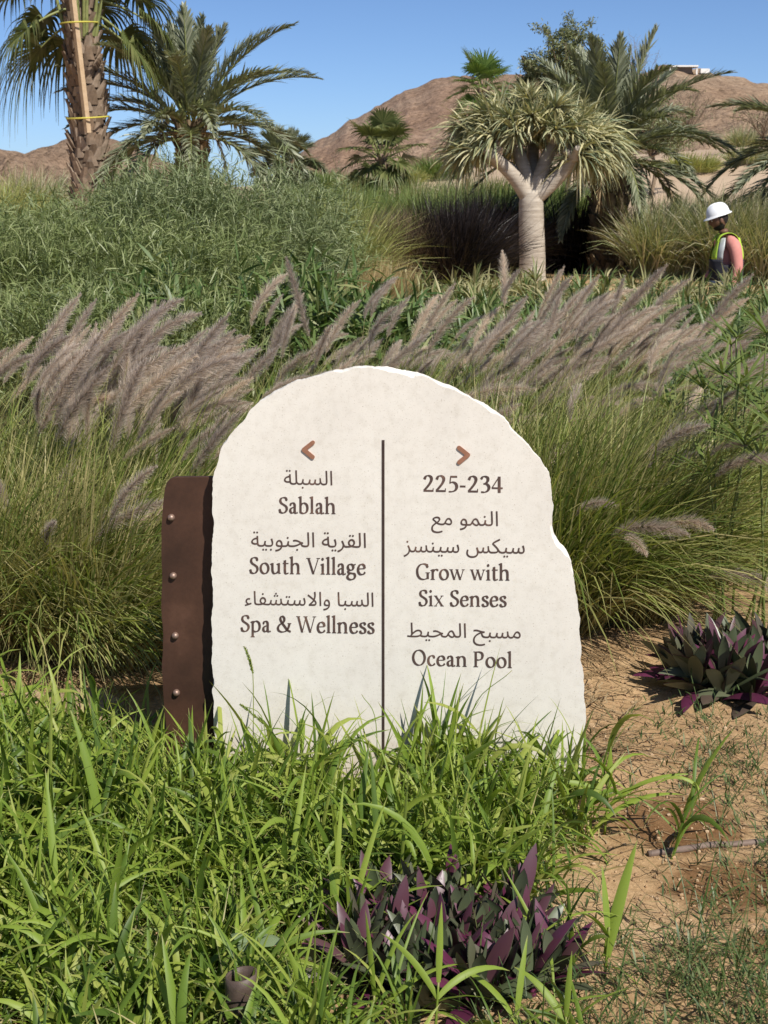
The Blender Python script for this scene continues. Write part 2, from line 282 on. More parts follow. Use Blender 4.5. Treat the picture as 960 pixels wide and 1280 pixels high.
ARABIC = [
    "288,-3 258,-1 231,6 209,19 192,38 181,64 176,100 167,306 215,306 224,110 227,86 234,68 244,57 258,50 294,46 312,39 318,23 309,5;199,62 165,54 133,52 102,54 75,61 51,73 33,89 22,109 18,132 21,156 31,179 46,200 66,218 90,234 117,247 147,257 180,263 188,213 160,210 135,205 97,187 73,164 65,140 74,119 98,106 131,100 165,102 194,108;186,374 165,383 156,403 165,424 186,433 207,424 215,403 207,383;105,374 84,383 75,403 84,424 105,433 125,424 134,403 125,383|288,-3 293,46 322,47 341,52 352,61 357,75 357,122 347,423 397,423 406,123 409,96 416,76 426,61 439,52 472,46 490,39 496,23 487,5 466,-3 443,-1 425,5 399,26 394,38 392,35 380,22 365,11 344,3 319,-1;394,38 387,53 400,52|466,-3 472,46 511,50 533,67 545,104 558,168 605,159 599,135 594,109 592,87 598,66 621,51 643,47 675,46 693,39 699,23 691,5 669,-3 635,-1 609,4 590,12 577,25 569,39 560,27 536,8 506,-1;569,39 568,40 563,59 581,57;567,-113 546,-105 537,-84 546,-63 567,-55 587,-63 596,-84 587,-105|669,-3 675,46 706,48 726,62 741,97 758,163 802,151 794,115 789,77 794,60 810,49 841,46 870,49 889,63 902,99 915,167 960,159 956,133 951,102 949,77 953,61 968,50 1003,46 1029,49 1046,58 1056,74 1059,96 1059,125 1057,159 1052,202 1095,205 1103,126 1109,98 1116,77 1127,62 1140,53 1157,47 1179,46 1197,39 1203,23 1194,5 1173,-3 1137,3 1110,18 1091,41 1087,52 1083,40 1071,23 1056,11 1038,3 998,-3 974,-1 955,4 940,12 929,23 925,33 913,19 900,8 883,1 834,-3 802,2 787,9 773,20 764,37 751,21 735,9 717,2;764,37 763,38 758,62 776,66 765,39;925,33 922,39 917,57 937,57 926,35;1087,52 1081,68 1091,64|1173,-3 1178,46 1207,47 1226,52 1237,61 1242,75 1242,122 1231,423 1279,423 1291,127 1289,71 1283,49 1274,30 1258,16 1237,5 1209,-1|1382,0 1370,423 1418,423 1430,0",
    "288,-3 258,-1 231,6 209,19 192,38 181,64 176,100 167,306 215,306 224,110 227,86 234,68 244,57 258,50 294,46 312,39 318,23 309,5;199,62 165,54 133,52 102,54 75,61 51,73 33,89 22,109 18,132 21,156 31,179 46,200 66,218 90,234 117,247 147,257 180,263 188,213 160,210 135,205 97,187 73,164 65,140 74,119 98,106 131,100 165,102 194,108;186,374 165,383 156,403 165,424 186,433 207,424 215,403 207,383;105,374 84,383 75,403 84,424 105,433 125,424 134,403 125,383|288,-3 294,46 340,50 355,57 365,67 379,104 392,168 439,159 433,135 428,109 426,87 427,71 436,57 462,49 515,46 533,39 539,23 531,5 509,-3 452,1 419,12 404,32 402,39 394,27 369,8 335,-1;402,39 397,59 415,57;437,-115 416,-106 408,-86 416,-65 437,-56 458,-65 467,-86 458,-106;356,-115 335,-106 327,-86 335,-65 356,-56 377,-65 385,-86 377,-106|509,-3 515,46 561,49 576,55 586,64 592,77 594,97 589,132 577,175 560,221 608,239 623,196 634,148 639,106 634,64 619,33 593,13 557,1;573,-113 552,-105 543,-84 552,-63 573,-55 593,-63 602,-84 593,-105|703,-136 692,-88 727,-82 758,-74 786,-64 809,-50 829,-31 843,-8 844,-3 807,-3 781,-1 757,5 737,15 721,29 710,48 707,72 709,96 714,119 723,141 735,160 750,177 767,189 786,197 806,200 832,196 855,184 874,164 889,135 898,99 901,54 895,3 879,-41 851,-77 812,-105 781,-119 744,-130;844,-3 852,22 854,46 954,46 972,39 978,23 970,5 948,-3;854,46 855,57 851,94 840,124 823,144 801,151 778,142 761,116 754,81 759,64 773,53 796,47 829,46|948,-3 954,46 993,50 1015,67 1028,104 1041,168 1087,159 1082,135 1077,109 1075,87 1080,66 1103,51 1126,47 1158,46 1176,39 1181,23 1173,5 1152,-3 1117,-1 1091,4 1072,12 1059,25 1051,39 1043,27 1019,8 989,-1;1051,39 1051,40 1046,59 1063,57;1041,229 1020,237 1011,258 1020,279 1041,287 1061,279 1070,258 1061,237|1529,-3 1484,0 1446,12 1431,23 1418,38 1409,58 1401,83 1436,104 1445,83 1455,68 1469,57 1486,50 1535,46 1553,39 1559,23 1551,5;1152,-3 1157,46 1218,50 1276,64 1330,86 1381,115 1345,139 1301,154 1276,159 1250,160 1232,159 1216,157 1197,154 1187,199 1219,206 1250,209 1279,207 1306,201 1351,183 1390,162 1425,144 1461,136 1473,136 1477,94 1453,92 1430,87 1389,68 1346,45 1296,22 1267,12 1233,4 1195,-1;1306,-110 1285,-102 1277,-81 1285,-60 1306,-52 1327,-60 1336,-81 1327,-102|1529,-3 1535,46 1563,47 1582,52 1593,61 1598,75 1599,122 1587,423 1635,423 1647,127 1645,71 1640,49 1630,30 1615,16 1594,5 1566,-1|1738,0 1726,423 1774,423 1786,0|2267,-3 2237,-1 2210,6 2188,19 2171,38 2160,64 2155,100 2145,306 2193,306 2203,110 2206,86 2213,68 2223,57 2236,50 2273,46 2291,39 2296,23 2288,5;2177,62 2144,54 2111,52 2081,54 2053,61 2030,73 2012,89 2000,109 1996,132 2000,156 2009,179 2024,200 2044,218 2068,234 2096,247 2126,257 2158,263 2167,213 2139,210 2114,205 2076,187 2052,164 2043,140 2053,119 2077,106 2110,100 2144,102 2172,108;2165,374 2144,383 2135,403 2144,424 2165,433 2185,424 2194,403 2185,383;2084,374 2063,383 2054,403 2063,424 2084,433 2104,424 2113,403 2104,383|2267,-3 2273,46 2327,48 2344,53 2355,62 2361,76 2363,97 2359,132 2346,175 2330,221 2378,239 2392,196 2404,148 2408,106 2406,79 2400,56 2390,37 2375,22 2356,11 2331,3 2301,-1;2376,-115 2355,-106 2347,-86 2355,-65 2376,-56 2397,-65 2405,-86 2397,-106;2295,-115 2274,-106 2266,-86 2274,-65 2295,-56 2316,-65 2324,-86 2316,-106|2446,-138 2429,-92 2469,-77 2501,-60 2527,-41 2547,-21 2561,0 2571,22 2578,63 2575,93 2565,122 2537,179 2580,201 2600,160 2616,122 2627,90 2636,68 2648,55 2664,48 2685,46 2703,39 2708,23 2700,5 2679,-3 2655,-1 2636,6 2622,17 2616,25 2615,14 2602,-20 2582,-50 2557,-76 2529,-98 2500,-116 2472,-129;2616,25 2612,31 2600,62 2619,52|2679,-3 2685,46 2715,46 2746,47 2769,49 2759,58 2737,90 2729,110 2727,133 2729,156 2735,178 2745,197 2758,213 2774,227 2792,237 2811,244 2830,246 2858,242 2881,230 2901,212 2916,189 2925,164 2928,138 2925,114 2918,92 2907,73 2892,56 2875,41 2854,28 2809,10 2779,4 2746,0 2712,-2;2769,49 2776,50 2801,56 2821,65 2838,55 2781,39;2821,65 2840,73 2856,85 2868,99 2876,116 2879,135 2873,163 2855,187 2829,197 2802,188 2783,163 2775,132 2778,114 2785,98 2809,72;2972,-3 2911,1 2851,11 2804,25 2845,55 2887,50 2936,47 2978,46 2996,39 3002,23 2993,5;2867,307 2846,316 2837,336 2846,357 2867,366 2887,357 2896,336 2887,316;2785,307 2764,316 2756,336 2764,357 2785,366 2806,357 2814,336 2806,316|2972,-3 2977,46 3006,47 3025,52 3036,61 3041,75 3041,122 3030,423 3078,423 3090,127 3088,71 3083,49 3073,30 3057,16 3036,5 3008,-1|3181,0 3169,423 3217,423 3229,0",
    "98,28 74,39 54,57 39,83 34,114 37,142 48,166 64,185 84,199 108,208 135,210 156,208 179,203 171,159 152,163 135,164 105,157 87,139 81,114 83,96 92,80 119,56 150,47;24,-34 10,11 67,25 136,47 205,73 223,30 180,13 125,-5 70,-22|416,-3 374,0 344,8 322,21 309,41 301,67 298,99 286,423 335,423 347,118 352,73 360,60 373,52 393,47 422,46 440,39 446,23 437,5|416,-3 422,46 453,46 484,47 506,49 496,58 474,90 467,110 464,133 466,156 473,178 483,197 496,213 511,227 529,237 548,244 568,246 595,242 619,230 638,212 653,189 662,164 665,138 663,114 656,92 644,73 630,56 612,41 592,28 546,10 517,4 484,0 449,-2;506,49 513,50 539,56 559,65 575,55 519,39;559,65 577,73 593,85 606,99 614,116 616,135 610,163 592,187 566,197 540,188 520,163 513,132 515,114 523,98 547,72;710,-3 648,1 588,11 542,25 583,55 625,50 673,47 715,46 734,39 739,23 731,5;563,307 541,316 533,336 541,357 563,366 583,357 592,336 583,316|710,-3 715,46 746,48 766,62 781,97 798,163 842,151 834,115 829,77 834,60 850,49 881,46 910,49 929,63 943,99 955,167 1000,159 996,133 991,102 989,77 993,61 1009,50 1043,46 1069,49 1086,58 1096,74 1100,96 1099,125 1097,159 1092,202 1136,205 1144,126 1149,98 1157,77 1167,62 1180,53 1197,47 1219,46 1237,39 1243,23 1235,5 1213,-3 1178,3 1150,18 1131,41 1127,51 1123,40 1111,23 1096,11 1078,3 1038,-3 1014,-1 995,4 981,12 969,23 965,33 954,19 940,8 923,1 874,-3 843,2 827,9 813,20 804,37 792,21 776,9 757,2;804,37 803,38 798,62 816,66 805,39;965,33 962,39 957,57 977,57 966,35;1127,51 1121,68 1132,64;965,323 944,332 935,352 944,373 965,382 985,373 994,352 985,332;925,258 904,266 895,287 904,308 925,317 945,308 954,287 945,266;1005,258 984,266 976,287 984,308 1005,317 1026,308 1034,287 1026,266|1213,-3 1219,46 1266,50 1280,57 1291,67 1305,104 1318,168 1364,159 1359,135 1354,109 1352,87 1353,71 1362,57 1388,49 1440,46 1459,39 1464,23 1456,5 1434,-3 1377,1 1345,12 1329,32 1327,38 1320,27 1295,8 1261,-1;1327,38 1322,59 1340,57;1372,229 1351,237 1342,258 1351,279 1372,287 1392,279 1401,258 1392,237;1290,229 1269,237 1261,258 1269,279 1290,287 1311,279 1320,258 1311,237|1434,-3 1440,46 1471,48 1491,62 1506,97 1523,163 1567,151 1562,128 1557,102 1554,77 1557,64 1566,54 1581,48 1606,46 1635,49 1654,63 1667,99 1680,167 1725,159 1721,133 1716,102 1714,77 1718,61 1734,50 1768,46 1798,50 1818,65 1825,97 1822,122 1814,153 1791,221 1839,239 1853,196 1865,148 1870,106 1868,80 1862,58 1854,39 1842,24 1828,12 1810,4 1790,-1 1768,-3 1742,-1 1722,4 1706,12 1695,23 1690,33 1679,19 1665,8 1648,1 1599,-3 1568,2 1552,9 1538,20 1529,37 1517,21 1501,9 1482,2;1529,37 1528,38 1523,62 1541,66 1530,39;1690,33 1687,39 1682,57 1702,57 1691,35|2132,318 2130,349 2126,386 2122,417 2172,423 2176,392 2180,354 2181,322 2177,267 2165,214 2151,182 2168,163 2185,141 2197,120 2203,100 2206,80 2201,53 2186,27 2173,16 2155,7 2132,2 2104,0 1967,0 1967,48 2005,77 2038,106 2064,133 2086,161 2103,191 2116,220 2128,267;2151,182 2143,164 2136,151 2129,141 2120,150 2090,178 2053,208 2013,240 1923,306 1951,346 2047,273 2086,241 2119,213 2146,187;2129,141 2117,124 2095,98 2068,72 2038,49 2113,49 2143,54 2158,67 2162,85 2157,103 2143,125|2299,0 2287,423 2335,423 2347,0|2420,-136 2409,-88 2443,-82 2475,-74 2502,-64 2526,-50 2545,-31 2560,-8 2563,2 2556,-1 2517,-5 2477,0 2448,14 2429,37 2423,71 2425,93 2430,116 2439,138 2451,158 2465,175 2482,188 2501,197 2523,200 2545,197 2564,188 2581,173 2594,155 2604,133 2612,108 2616,81 2618,54 2612,3 2595,-41 2568,-77 2529,-105 2498,-119 2460,-130;2563,2 2568,22 2570,50 2587,55 2590,14;2570,50 2571,57 2568,93 2557,123 2540,143 2518,151 2493,141 2476,114 2470,82 2475,61 2492,47 2523,42 2557,46|2977,-3 2935,0 2904,8 2883,21 2870,41 2862,67 2859,99 2847,423 2896,423 2908,118 2913,73 2920,60 2933,52 2954,47 2983,46 3001,39 3007,23 2998,5|2977,-3 2983,46 3022,50 3044,67 3056,104 3069,168 3116,159 3110,135 3105,109 3103,87 3108,66 3132,51 3154,47 3186,46 3204,39 3210,23 3202,5 3180,-3 3146,-1 3120,4 3101,12 3088,25 3080,39 3071,27 3047,8 3017,-1;3080,39 3079,40 3074,59 3092,57;3078,-113 3057,-105 3048,-84 3057,-63 3078,-55 3098,-63 3107,-84 3098,-105|3180,-3 3186,46 3217,48 3237,62 3252,97 3269,163 3313,151 3305,115 3300,77 3305,60 3321,49 3352,46 3381,49 3400,63 3413,99 3426,167 3471,159 3467,133 3462,102 3460,77 3464,61 3479,50 3514,46 3539,49 3557,58 3567,74 3570,96 3570,125 3568,159 3563,202 3606,205 3614,126 3620,98 3627,77 3638,62 3651,53 3668,47 3690,46 3708,39 3714,23 3705,5 3684,-3 3648,3 3621,18 3602,41 3598,52 3594,40 3582,23 3567,11 3549,3 3509,-3 3485,-1 3466,4 3451,12 3440,23 3435,33 3424,19 3410,8 3394,1 3345,-3 3313,2 3297,9 3284,20 3275,37 3262,21 3246,9 3228,2;3275,37 3274,38 3269,62 3287,66 3276,39;3435,33 3432,39 3428,57 3448,57 3437,35;3598,52 3592,68 3602,64|3684,-3 3689,46 3718,47 3737,52 3748,61 3753,75 3753,122 3742,423 3790,423 3802,127 3800,71 3794,49 3785,30 3769,16 3748,5 3720,-1|3893,0 3881,423 3929,423 3941,0",
    "176,-234 120,-229 91,-221 64,-210 41,-193 22,-170 10,-142 6,-106 10,-68 21,-35 38,-7 60,17 85,39 111,59 124,68 113,81 86,107 55,132 47,143 41,159 39,171 50,193 81,217 124,236 149,242 174,244 212,238 239,223 257,200 263,174 259,146 247,120 230,98 209,77 159,39 108,1 87,-20 70,-43 58,-68 55,-98 58,-123 68,-142 82,-157 100,-169 140,-181 176,-185 218,-182 263,-172 311,-156 326,-194 284,-214 231,-228;124,68 162,93 162,93 172,83 202,68 233,56 271,48 321,46 339,39 344,23 336,5 315,-3 270,-1 233,5 203,14 178,25 135,55;162,93 201,125 212,142 216,161 211,177 195,190 165,196 136,192 106,182 82,168 112,143 140,116|315,-3 321,46 349,53 370,76 394,121 411,154 428,178 445,195 461,205 495,212 514,210 532,202 548,190 563,174 583,137 590,96 587,64 578,39 564,21 546,9 527,2 506,0 459,7 427,20 397,37 373,11 346,0;397,37 386,43 410,81 419,76 399,39;419,76 437,65 462,55 501,49 528,54 543,68 548,90 539,124 518,152 505,161 491,164 471,158 450,136 426,90|814,-136 804,-88 838,-82 869,-74 897,-64 921,-50 940,-31 954,-8 956,-3 918,-3 892,-1 869,5 848,15 832,29 822,48 818,72 820,96 826,119 835,141 847,160 861,177 878,189 897,197 918,200 943,196 966,184 985,164 1000,135 1009,99 1012,54 1007,3 990,-41 963,-77 924,-105 892,-119 855,-130;956,-3 963,22 965,46 1066,46 1084,39 1090,23 1081,5 1060,-3;965,46 966,57 963,94 951,124 934,144 913,151 890,142 872,116 865,81 870,64 884,53 908,47 941,46|1060,-3 1066,46 1092,53 1111,76 1135,121 1149,147 1163,167 1192,196 1218,210 1241,215 1260,212 1276,206 1291,194 1305,177 1319,153 1333,121 1358,72 1381,51 1408,46 1426,39 1432,23 1424,5 1402,-3 1380,-1 1360,5 1342,15 1329,28 1319,12 1294,-6 1265,-11 1245,-9 1225,-3 1205,7 1186,21 1168,37 1152,57 1137,33 1123,17 1094,1;1175,102 1197,73 1220,52 1243,41 1264,37 1282,40 1295,52 1300,69 1294,93 1283,120 1271,144 1256,161 1238,167 1219,161 1198,141|1402,-3 1408,46 1448,50 1469,67 1482,104 1495,168 1541,159 1536,135 1531,109 1529,87 1534,66 1557,51 1580,47 1612,46 1630,39 1635,23 1627,5 1606,-3 1571,-1 1545,4 1526,12 1513,25 1505,39 1497,27 1473,8 1443,-1;1505,39 1505,40 1500,59 1517,57;1495,229 1474,237 1465,258 1474,279 1495,287 1515,279 1524,258 1515,237|1606,-3 1611,46 1640,47 1659,52 1669,61 1674,75 1675,122 1664,423 1712,423 1724,127 1722,71 1716,49 1706,30 1691,16 1670,5 1642,-1|1814,0 1803,423 1851,423 1862,0",
    "2,-138 -15,-92 25,-77 57,-60 83,-41 103,-21 117,0 127,22 134,63 131,93 121,122 93,179 136,201 156,160 172,122 183,90 192,68 204,55 220,48 241,46 259,39 264,23 256,5 235,-3 211,-1 192,6 178,17 172,25 171,14 158,-20 138,-50 113,-76 85,-98 56,-116 28,-129;172,25 168,31 156,62 175,52;97,269 76,278 67,298 76,319 97,328 117,319 126,298 117,278|235,-3 241,46 271,48 291,62 306,97 323,163 368,151 359,115 354,77 359,60 376,49 407,46 436,49 454,63 468,99 480,167 525,159 521,133 517,102 515,77 518,61 534,50 568,46 594,49 611,58 621,74 625,96 624,125 622,159 618,202 661,205 669,126 674,98 682,77 692,62 705,53 723,47 745,46 763,39 768,23 760,5 739,-3 703,3 675,18 656,41 652,51 648,40 636,23 621,11 603,3 563,-3 539,-1 520,4 506,12 495,23 490,33 479,19 465,8 448,1 400,-3 368,2 352,9 338,20 329,38 317,21 301,9 282,2;329,38 329,38 324,62 341,66 330,39;490,33 487,39 483,57 503,57 491,35;652,51 646,68 657,64|739,-3 745,46 784,50 805,67 818,104 831,168 877,159 872,135 867,109 865,87 870,66 893,51 916,47 948,46 966,39 972,23 963,5 942,-3 908,-1 881,4 862,12 849,25 841,39 833,27 809,8 779,-1;841,39 841,40 836,59 854,57;831,229 810,237 801,258 810,279 831,287 852,279 860,258 852,237|942,-3 948,46 994,50 1009,57 1019,67 1033,104 1046,168 1092,159 1087,135 1082,109 1080,87 1081,71 1090,57 1116,49 1169,46 1187,39 1193,23 1184,5 1163,-3 1106,1 1073,12 1058,32 1056,39 1048,27 1023,8 989,-1;1056,39 1051,59 1069,57;1091,-115 1070,-106 1062,-86 1070,-65 1091,-56 1112,-65 1120,-86 1112,-106;1010,-115 989,-106 980,-86 989,-65 1010,-56 1031,-65 1039,-86 1031,-106|1163,-3 1169,46 1200,48 1220,62 1235,97 1251,163 1296,151 1290,128 1285,102 1283,77 1286,64 1294,54 1310,48 1335,46 1364,49 1383,63 1396,99 1408,167 1453,159 1449,133 1445,102 1443,77 1447,61 1462,50 1497,46 1527,50 1546,65 1553,97 1550,122 1543,153 1519,221 1567,239 1582,196 1593,148 1598,106 1596,80 1591,58 1582,39 1571,24 1556,12 1539,4 1519,-1 1496,-3 1471,-1 1451,4 1435,12 1423,23 1418,33 1407,19 1393,8 1376,1 1328,-3 1296,2 1280,9 1267,20 1258,37 1245,21 1229,9 1210,2;1258,37 1257,38 1252,62 1270,66 1259,39;1418,33 1415,39 1411,57 1431,57 1419,35|1967,-138 1934,-135 1903,-128 1875,-117 1850,-101 1829,-82 1813,-58 1803,-31 1800,-1 1802,30 1811,65 1825,104 1867,88 1857,56 1850,28 1848,4 1852,-24 1865,-47 1884,-66 1908,-79 1937,-86 1969,-89 2006,-87 2037,-80 2061,-69 2080,-55 2094,-39 2103,-22 2110,15 2106,65 2096,110 2082,155 2130,168 2144,119 2150,95 2165,63 2185,49 2212,46 2233,49 2250,63 2264,99 2276,167 2321,159 2317,133 2312,102 2310,77 2314,61 2329,50 2364,46 2390,49 2407,58 2417,74 2420,96 2420,125 2418,159 2413,202 2456,205 2464,126 2470,98 2477,77 2488,62 2501,53 2518,47 2540,46 2558,39 2564,23 2555,5 2534,-3 2509,-1 2488,7 2471,18 2457,32 2448,49 2448,51 2444,40 2432,23 2417,11 2399,3 2359,-3 2335,-1 2316,4 2301,12 2290,23 2285,35 2277,23 2249,3 2209,-3 2177,2 2158,14 2155,-5 2147,-34 2135,-61 2116,-86 2091,-107 2059,-124 2018,-134;2158,14 2156,15 2142,33 2135,55 2159,24;2285,35 2283,39 2278,57 2298,57;2448,51 2442,68 2452,64|2534,-3 2540,46 2586,46 2628,47 2659,51 2678,57 2690,65 2697,84 2694,99 2686,115 2659,150 2624,186 2589,219 2561,245 2551,260 2552,277 2556,293 2563,304 2596,330 2644,359 2702,389 2764,419 2784,375 2727,347 2672,320 2622,292 2595,274 2634,241 2679,198 2718,152 2736,125 2753,97 2766,77 2782,63 2815,49 2841,46 2859,39 2865,23 2857,5 2835,-3 2798,2 2776,10 2755,22 2736,41 2731,49 2718,32 2689,13 2646,1 2583,-3;2731,49 2721,67 2739,60;2595,274 2580,264 2583,284|2835,-3 2841,46 2887,50 2902,57 2913,67 2926,104 2940,168 2986,159 2980,135 2975,109 2973,87 2975,71 2983,57 3009,49 3062,46 3080,39 3086,23 3078,5 3056,-3 2999,1 2967,12 2951,32 2949,38 2942,27 2916,8 2882,-1;2949,38 2944,59 2962,57;2985,-115 2964,-106 2955,-86 2964,-65 2985,-56 3005,-65 3014,-86 3005,-106;2903,-115 2882,-106 2874,-86 2882,-65 2903,-56 2924,-65 2932,-86 2924,-106|3056,-3 3062,46 3093,48 3113,62 3128,97 3145,163 3189,151 3184,128 3178,102 3176,77 3179,64 3187,54 3203,48 3228,46 3257,49 3276,63 3289,99 3302,167 3347,159 3343,133 3338,102 3336,77 3340,61 3355,50 3390,46 3420,50 3440,65 3446,97 3444,122 3436,153 3413,221 3461,239 3475,196 3487,148 3491,106 3490,80 3484,58 3476,39 3464,24 3450,12 3432,4 3412,-1 3389,-3 3364,-1 3344,4 3328,12 3317,23 3312,33 3301,19 3287,8 3270,1 3221,-3 3189,2 3174,9 3160,20 3151,37 3138,21 3122,9 3104,2;3151,37 3150,38 3145,62 3163,66 3152,39;3312,33 3309,39 3304,57 3324,57 3313,35",
    "493,-3 454,0 406,12 384,22 366,35 414,59 457,48 499,46 517,39 522,23 514,5;219,-8 150,-7 92,-4 46,0 12,4 17,50 57,46 98,43 115,69 140,100 167,132 198,160 230,185 264,205 300,217 336,222 366,218 392,208 412,193 428,172 437,148 440,122 435,88 420,57 392,31 351,10 315,0 270,-6;98,43 106,43 150,41 146,36 94,37;150,41 164,41 229,41 266,42 299,46 328,52 351,60 370,71 384,84 392,99 395,117 388,143 368,164 352,171 332,173 304,169 275,158 248,142 222,121 177,76;126,59 114,423 162,423 174,100|493,-3 499,46 545,50 559,57 570,67 584,104 597,168 643,159 638,135 633,109 631,87 632,71 641,57 667,49 720,46 738,39 743,23 735,5 714,-3 656,1 624,12 608,32 607,38 599,27 574,8 540,-1;607,38 602,59 619,57;642,-115 621,-106 612,-86 621,-65 642,-56 662,-65 671,-86 662,-106;561,-115 540,-106 531,-86 540,-65 561,-56 581,-65 590,-86 581,-106|1091,-3 1046,0 1008,12 993,23 980,38 971,58 963,83 998,104 1007,83 1017,68 1030,57 1048,50 1097,46 1115,39 1121,23 1113,5;714,-3 719,46 779,50 838,64 892,86 943,115 907,139 863,154 838,159 812,160 794,159 778,157 759,154 749,199 781,206 812,209 841,207 868,201 913,183 952,162 987,144 1023,136 1035,136 1039,94 1015,92 992,87 951,68 908,45 858,22 828,12 795,4 757,-1|1091,-3 1097,46 1124,53 1143,76 1166,121 1180,147 1195,167 1223,196 1250,210 1273,215 1291,212 1308,206 1323,194 1337,177 1350,153 1365,121 1389,72 1412,51 1440,46 1458,39 1464,23 1455,5 1434,-3 1412,-1 1392,5 1374,15 1360,28 1350,12 1325,-6 1296,-11 1277,-9 1256,-3 1236,7 1217,21 1199,37 1184,57 1169,33 1154,17 1126,1;1206,102 1228,73 1251,52 1275,41 1296,37 1314,40 1326,52 1331,69 1325,93 1314,120 1302,144 1287,161 1269,167 1250,161 1230,141|1434,-3 1439,46 1468,47 1487,52 1497,61 1502,75 1503,122 1492,423 1540,423 1552,127 1550,71 1544,49 1534,30 1519,16 1498,5 1470,-1|1643,0 1631,423 1679,423 1691,0|2269,-3 2217,1 2192,7 2170,18 2150,35 2134,60 2123,94 2118,139 2156,159 2161,124 2169,97 2181,77 2196,63 2213,54 2232,49 2274,46 2292,39 2298,23 2290,5;2097,-234 2056,-231 2017,-224 1982,-212 1951,-195 1925,-172 1906,-145 1893,-112 1889,-74 1892,-40 1899,-8 1912,22 1929,51 1950,77 1976,101 2005,123 2039,143 2076,159 2102,168 2079,176 2046,186 2009,194 1967,197 1936,194 1910,189 1902,232 1937,243 1976,247 2024,242 2065,229 2106,215 2153,202 2182,199 2216,197 2221,197 2222,148 2193,147 2162,142 2130,134 2098,123 2067,109 2037,92 2010,72 1986,49 1966,24 1951,-4 1941,-34 1938,-68 1941,-96 1951,-121 1966,-141 1987,-157 2011,-169 2039,-178 2070,-183 2103,-184 2132,-183 2162,-178 2192,-171 2222,-161 2238,-201 2203,-215 2168,-226 2132,-232|2268,-3 2274,46 2313,50 2335,67 2347,104 2360,168 2407,159 2401,135 2396,109 2394,87 2400,66 2423,51 2445,47 2477,46 2495,39 2501,23 2493,5 2471,-3 2437,-1 2411,4 2392,12 2379,25 2371,39 2362,27 2338,8 2308,-1;2371,39 2370,40 2365,59 2383,57;2369,-113 2348,-105 2339,-84 2348,-63 2369,-55 2389,-63 2398,-84 2389,-105|2471,-3 2477,46 2508,48 2528,62 2543,97 2560,163 2604,151 2596,115 2591,77 2596,60 2612,49 2643,46 2672,49 2691,63 2704,99 2717,167 2762,159 2758,133 2753,102 2751,77 2755,61 2770,50 2805,46 2831,49 2848,58 2858,74 2861,96 2861,125 2859,159 2854,202 2897,205 2905,126 2911,98 2918,77 2929,62 2942,53 2959,47 2981,46 2999,39 3005,23 2996,5 2975,-3 2939,3 2912,18 2893,41 2889,52 2885,40 2873,23 2858,11 2840,3 2800,-3 2776,-1 2757,4 2742,12 2731,23 2727,33 2715,19 2702,8 2685,1 2636,-3 2604,2 2589,9 2575,20 2566,37 2553,21 2537,9 2519,2;2566,37 2565,38 2560,62 2578,66 2567,39;2727,33 2724,39 2719,57 2739,57 2728,35;2889,52 2883,68 2893,64|2975,-3 2981,46 3009,53 3031,76 3054,121 3071,154 3088,178 3105,195 3122,205 3155,212 3175,210 3193,202 3209,190 3223,174 3243,137 3251,96 3248,64 3238,39 3224,21 3207,9 3187,2 3167,0 3119,7 3087,20 3057,37 3033,11 3006,0;3057,37 3047,43 3070,81 3079,76 3059,39;3079,76 3098,65 3122,55 3161,49 3189,54 3203,68 3208,90 3200,124 3179,152 3166,161 3152,164 3131,158 3110,136 3086,90",
]

# ------------------------------------------------------------------ ground
def ground_h(x, y):
    x = np.asarray(x, float); y = np.asarray(y, float)
    sm = lambda a, b, v: (lambda q: q * q * (3 - 2 * q))(np.clip((v - a) / (b - a), 0, 1))
    h = .10 * sm(8, 20, y)
    right = 1.55 + .075 * np.clip(x, -8, 14)
    bank = sm(25, 43, y) * np.where(x < -9, .95, right)
    h = h + bank * sm(-16, -7, x) + sm(30, 70, y) * .95 * (1 - sm(-16, -7, x))
    h = h - .78 * np.exp(-(((x - 3.9) / 1.5) ** 2 + ((y - 17.0) / 1.1) ** 2))
    h = h + .05 * sm(-.55, -1.2, x) * sm(3.0, 3.6, y) * (1 - sm(8, 9, y))
    near = 1 - sm(8, 14, y)
    h = h + near * (.035 * fbm(x * 1.3, y * 1.3, 3, 5) + .022 * fbm(x * 6, y * 6, 3, 9) + .012 * fbm(x * 28, y * 28, 3, 11))
    h = h + (1 - near) * .22 * fbm(x * .25, y * .25, 4, 3) * sm(12, 24, y)
    return h
def gz(x, y): return float(ground_h(x, y))

def axis(a, b, fine0, fine1, df, grow):
    v = list(np.arange(fine0, fine1 + 1e-6, df)); s = df
    while v[-1] < b: s *= grow; v.append(v[-1] + s)
    s = df
    while v[0] > a: s *= grow; v.insert(0, v[0] - s)
    return np.array(v)
gx = axis(-2500, 2500, -.4, 1.4, .014, 1.05); gy = axis(-40, 3500, 2.0, 4.6, .014, 1.045)
X, Y = np.meshgrid(gx, gy); Z = ground_h(X, Y)
i = np.arange(X.size).reshape(X.shape)
mb = MB(); mb.add(np.stack([X, Y, Z], -1).reshape(-1, 3), quads=np.stack([i[:-1, :-1], i[:-1, 1:], i[1:, 1:], i[1:, :-1]], -1).reshape(-1, 4))
m, nt, b = mat('sandy_soil')
geo = nt.nodes.new('ShaderNodeNewGeometry'); pos = geo.outputs['Position']
n1 = noise(nt, 2.2, 6, .6, pos); n2 = noise(nt, 55, 5, .7, pos); n3 = noise(nt, 1.7, 4, .55, pos); n4 = noise(nt, 260, 3, .7, pos)
r1 = ramp(nt, [(.3, (.40, .255, .13)), (.55, (.49, .33, .18)), (.75, (.545, .39, .235))]); nt.links.new(n1.outputs[0], r1.inputs[0])
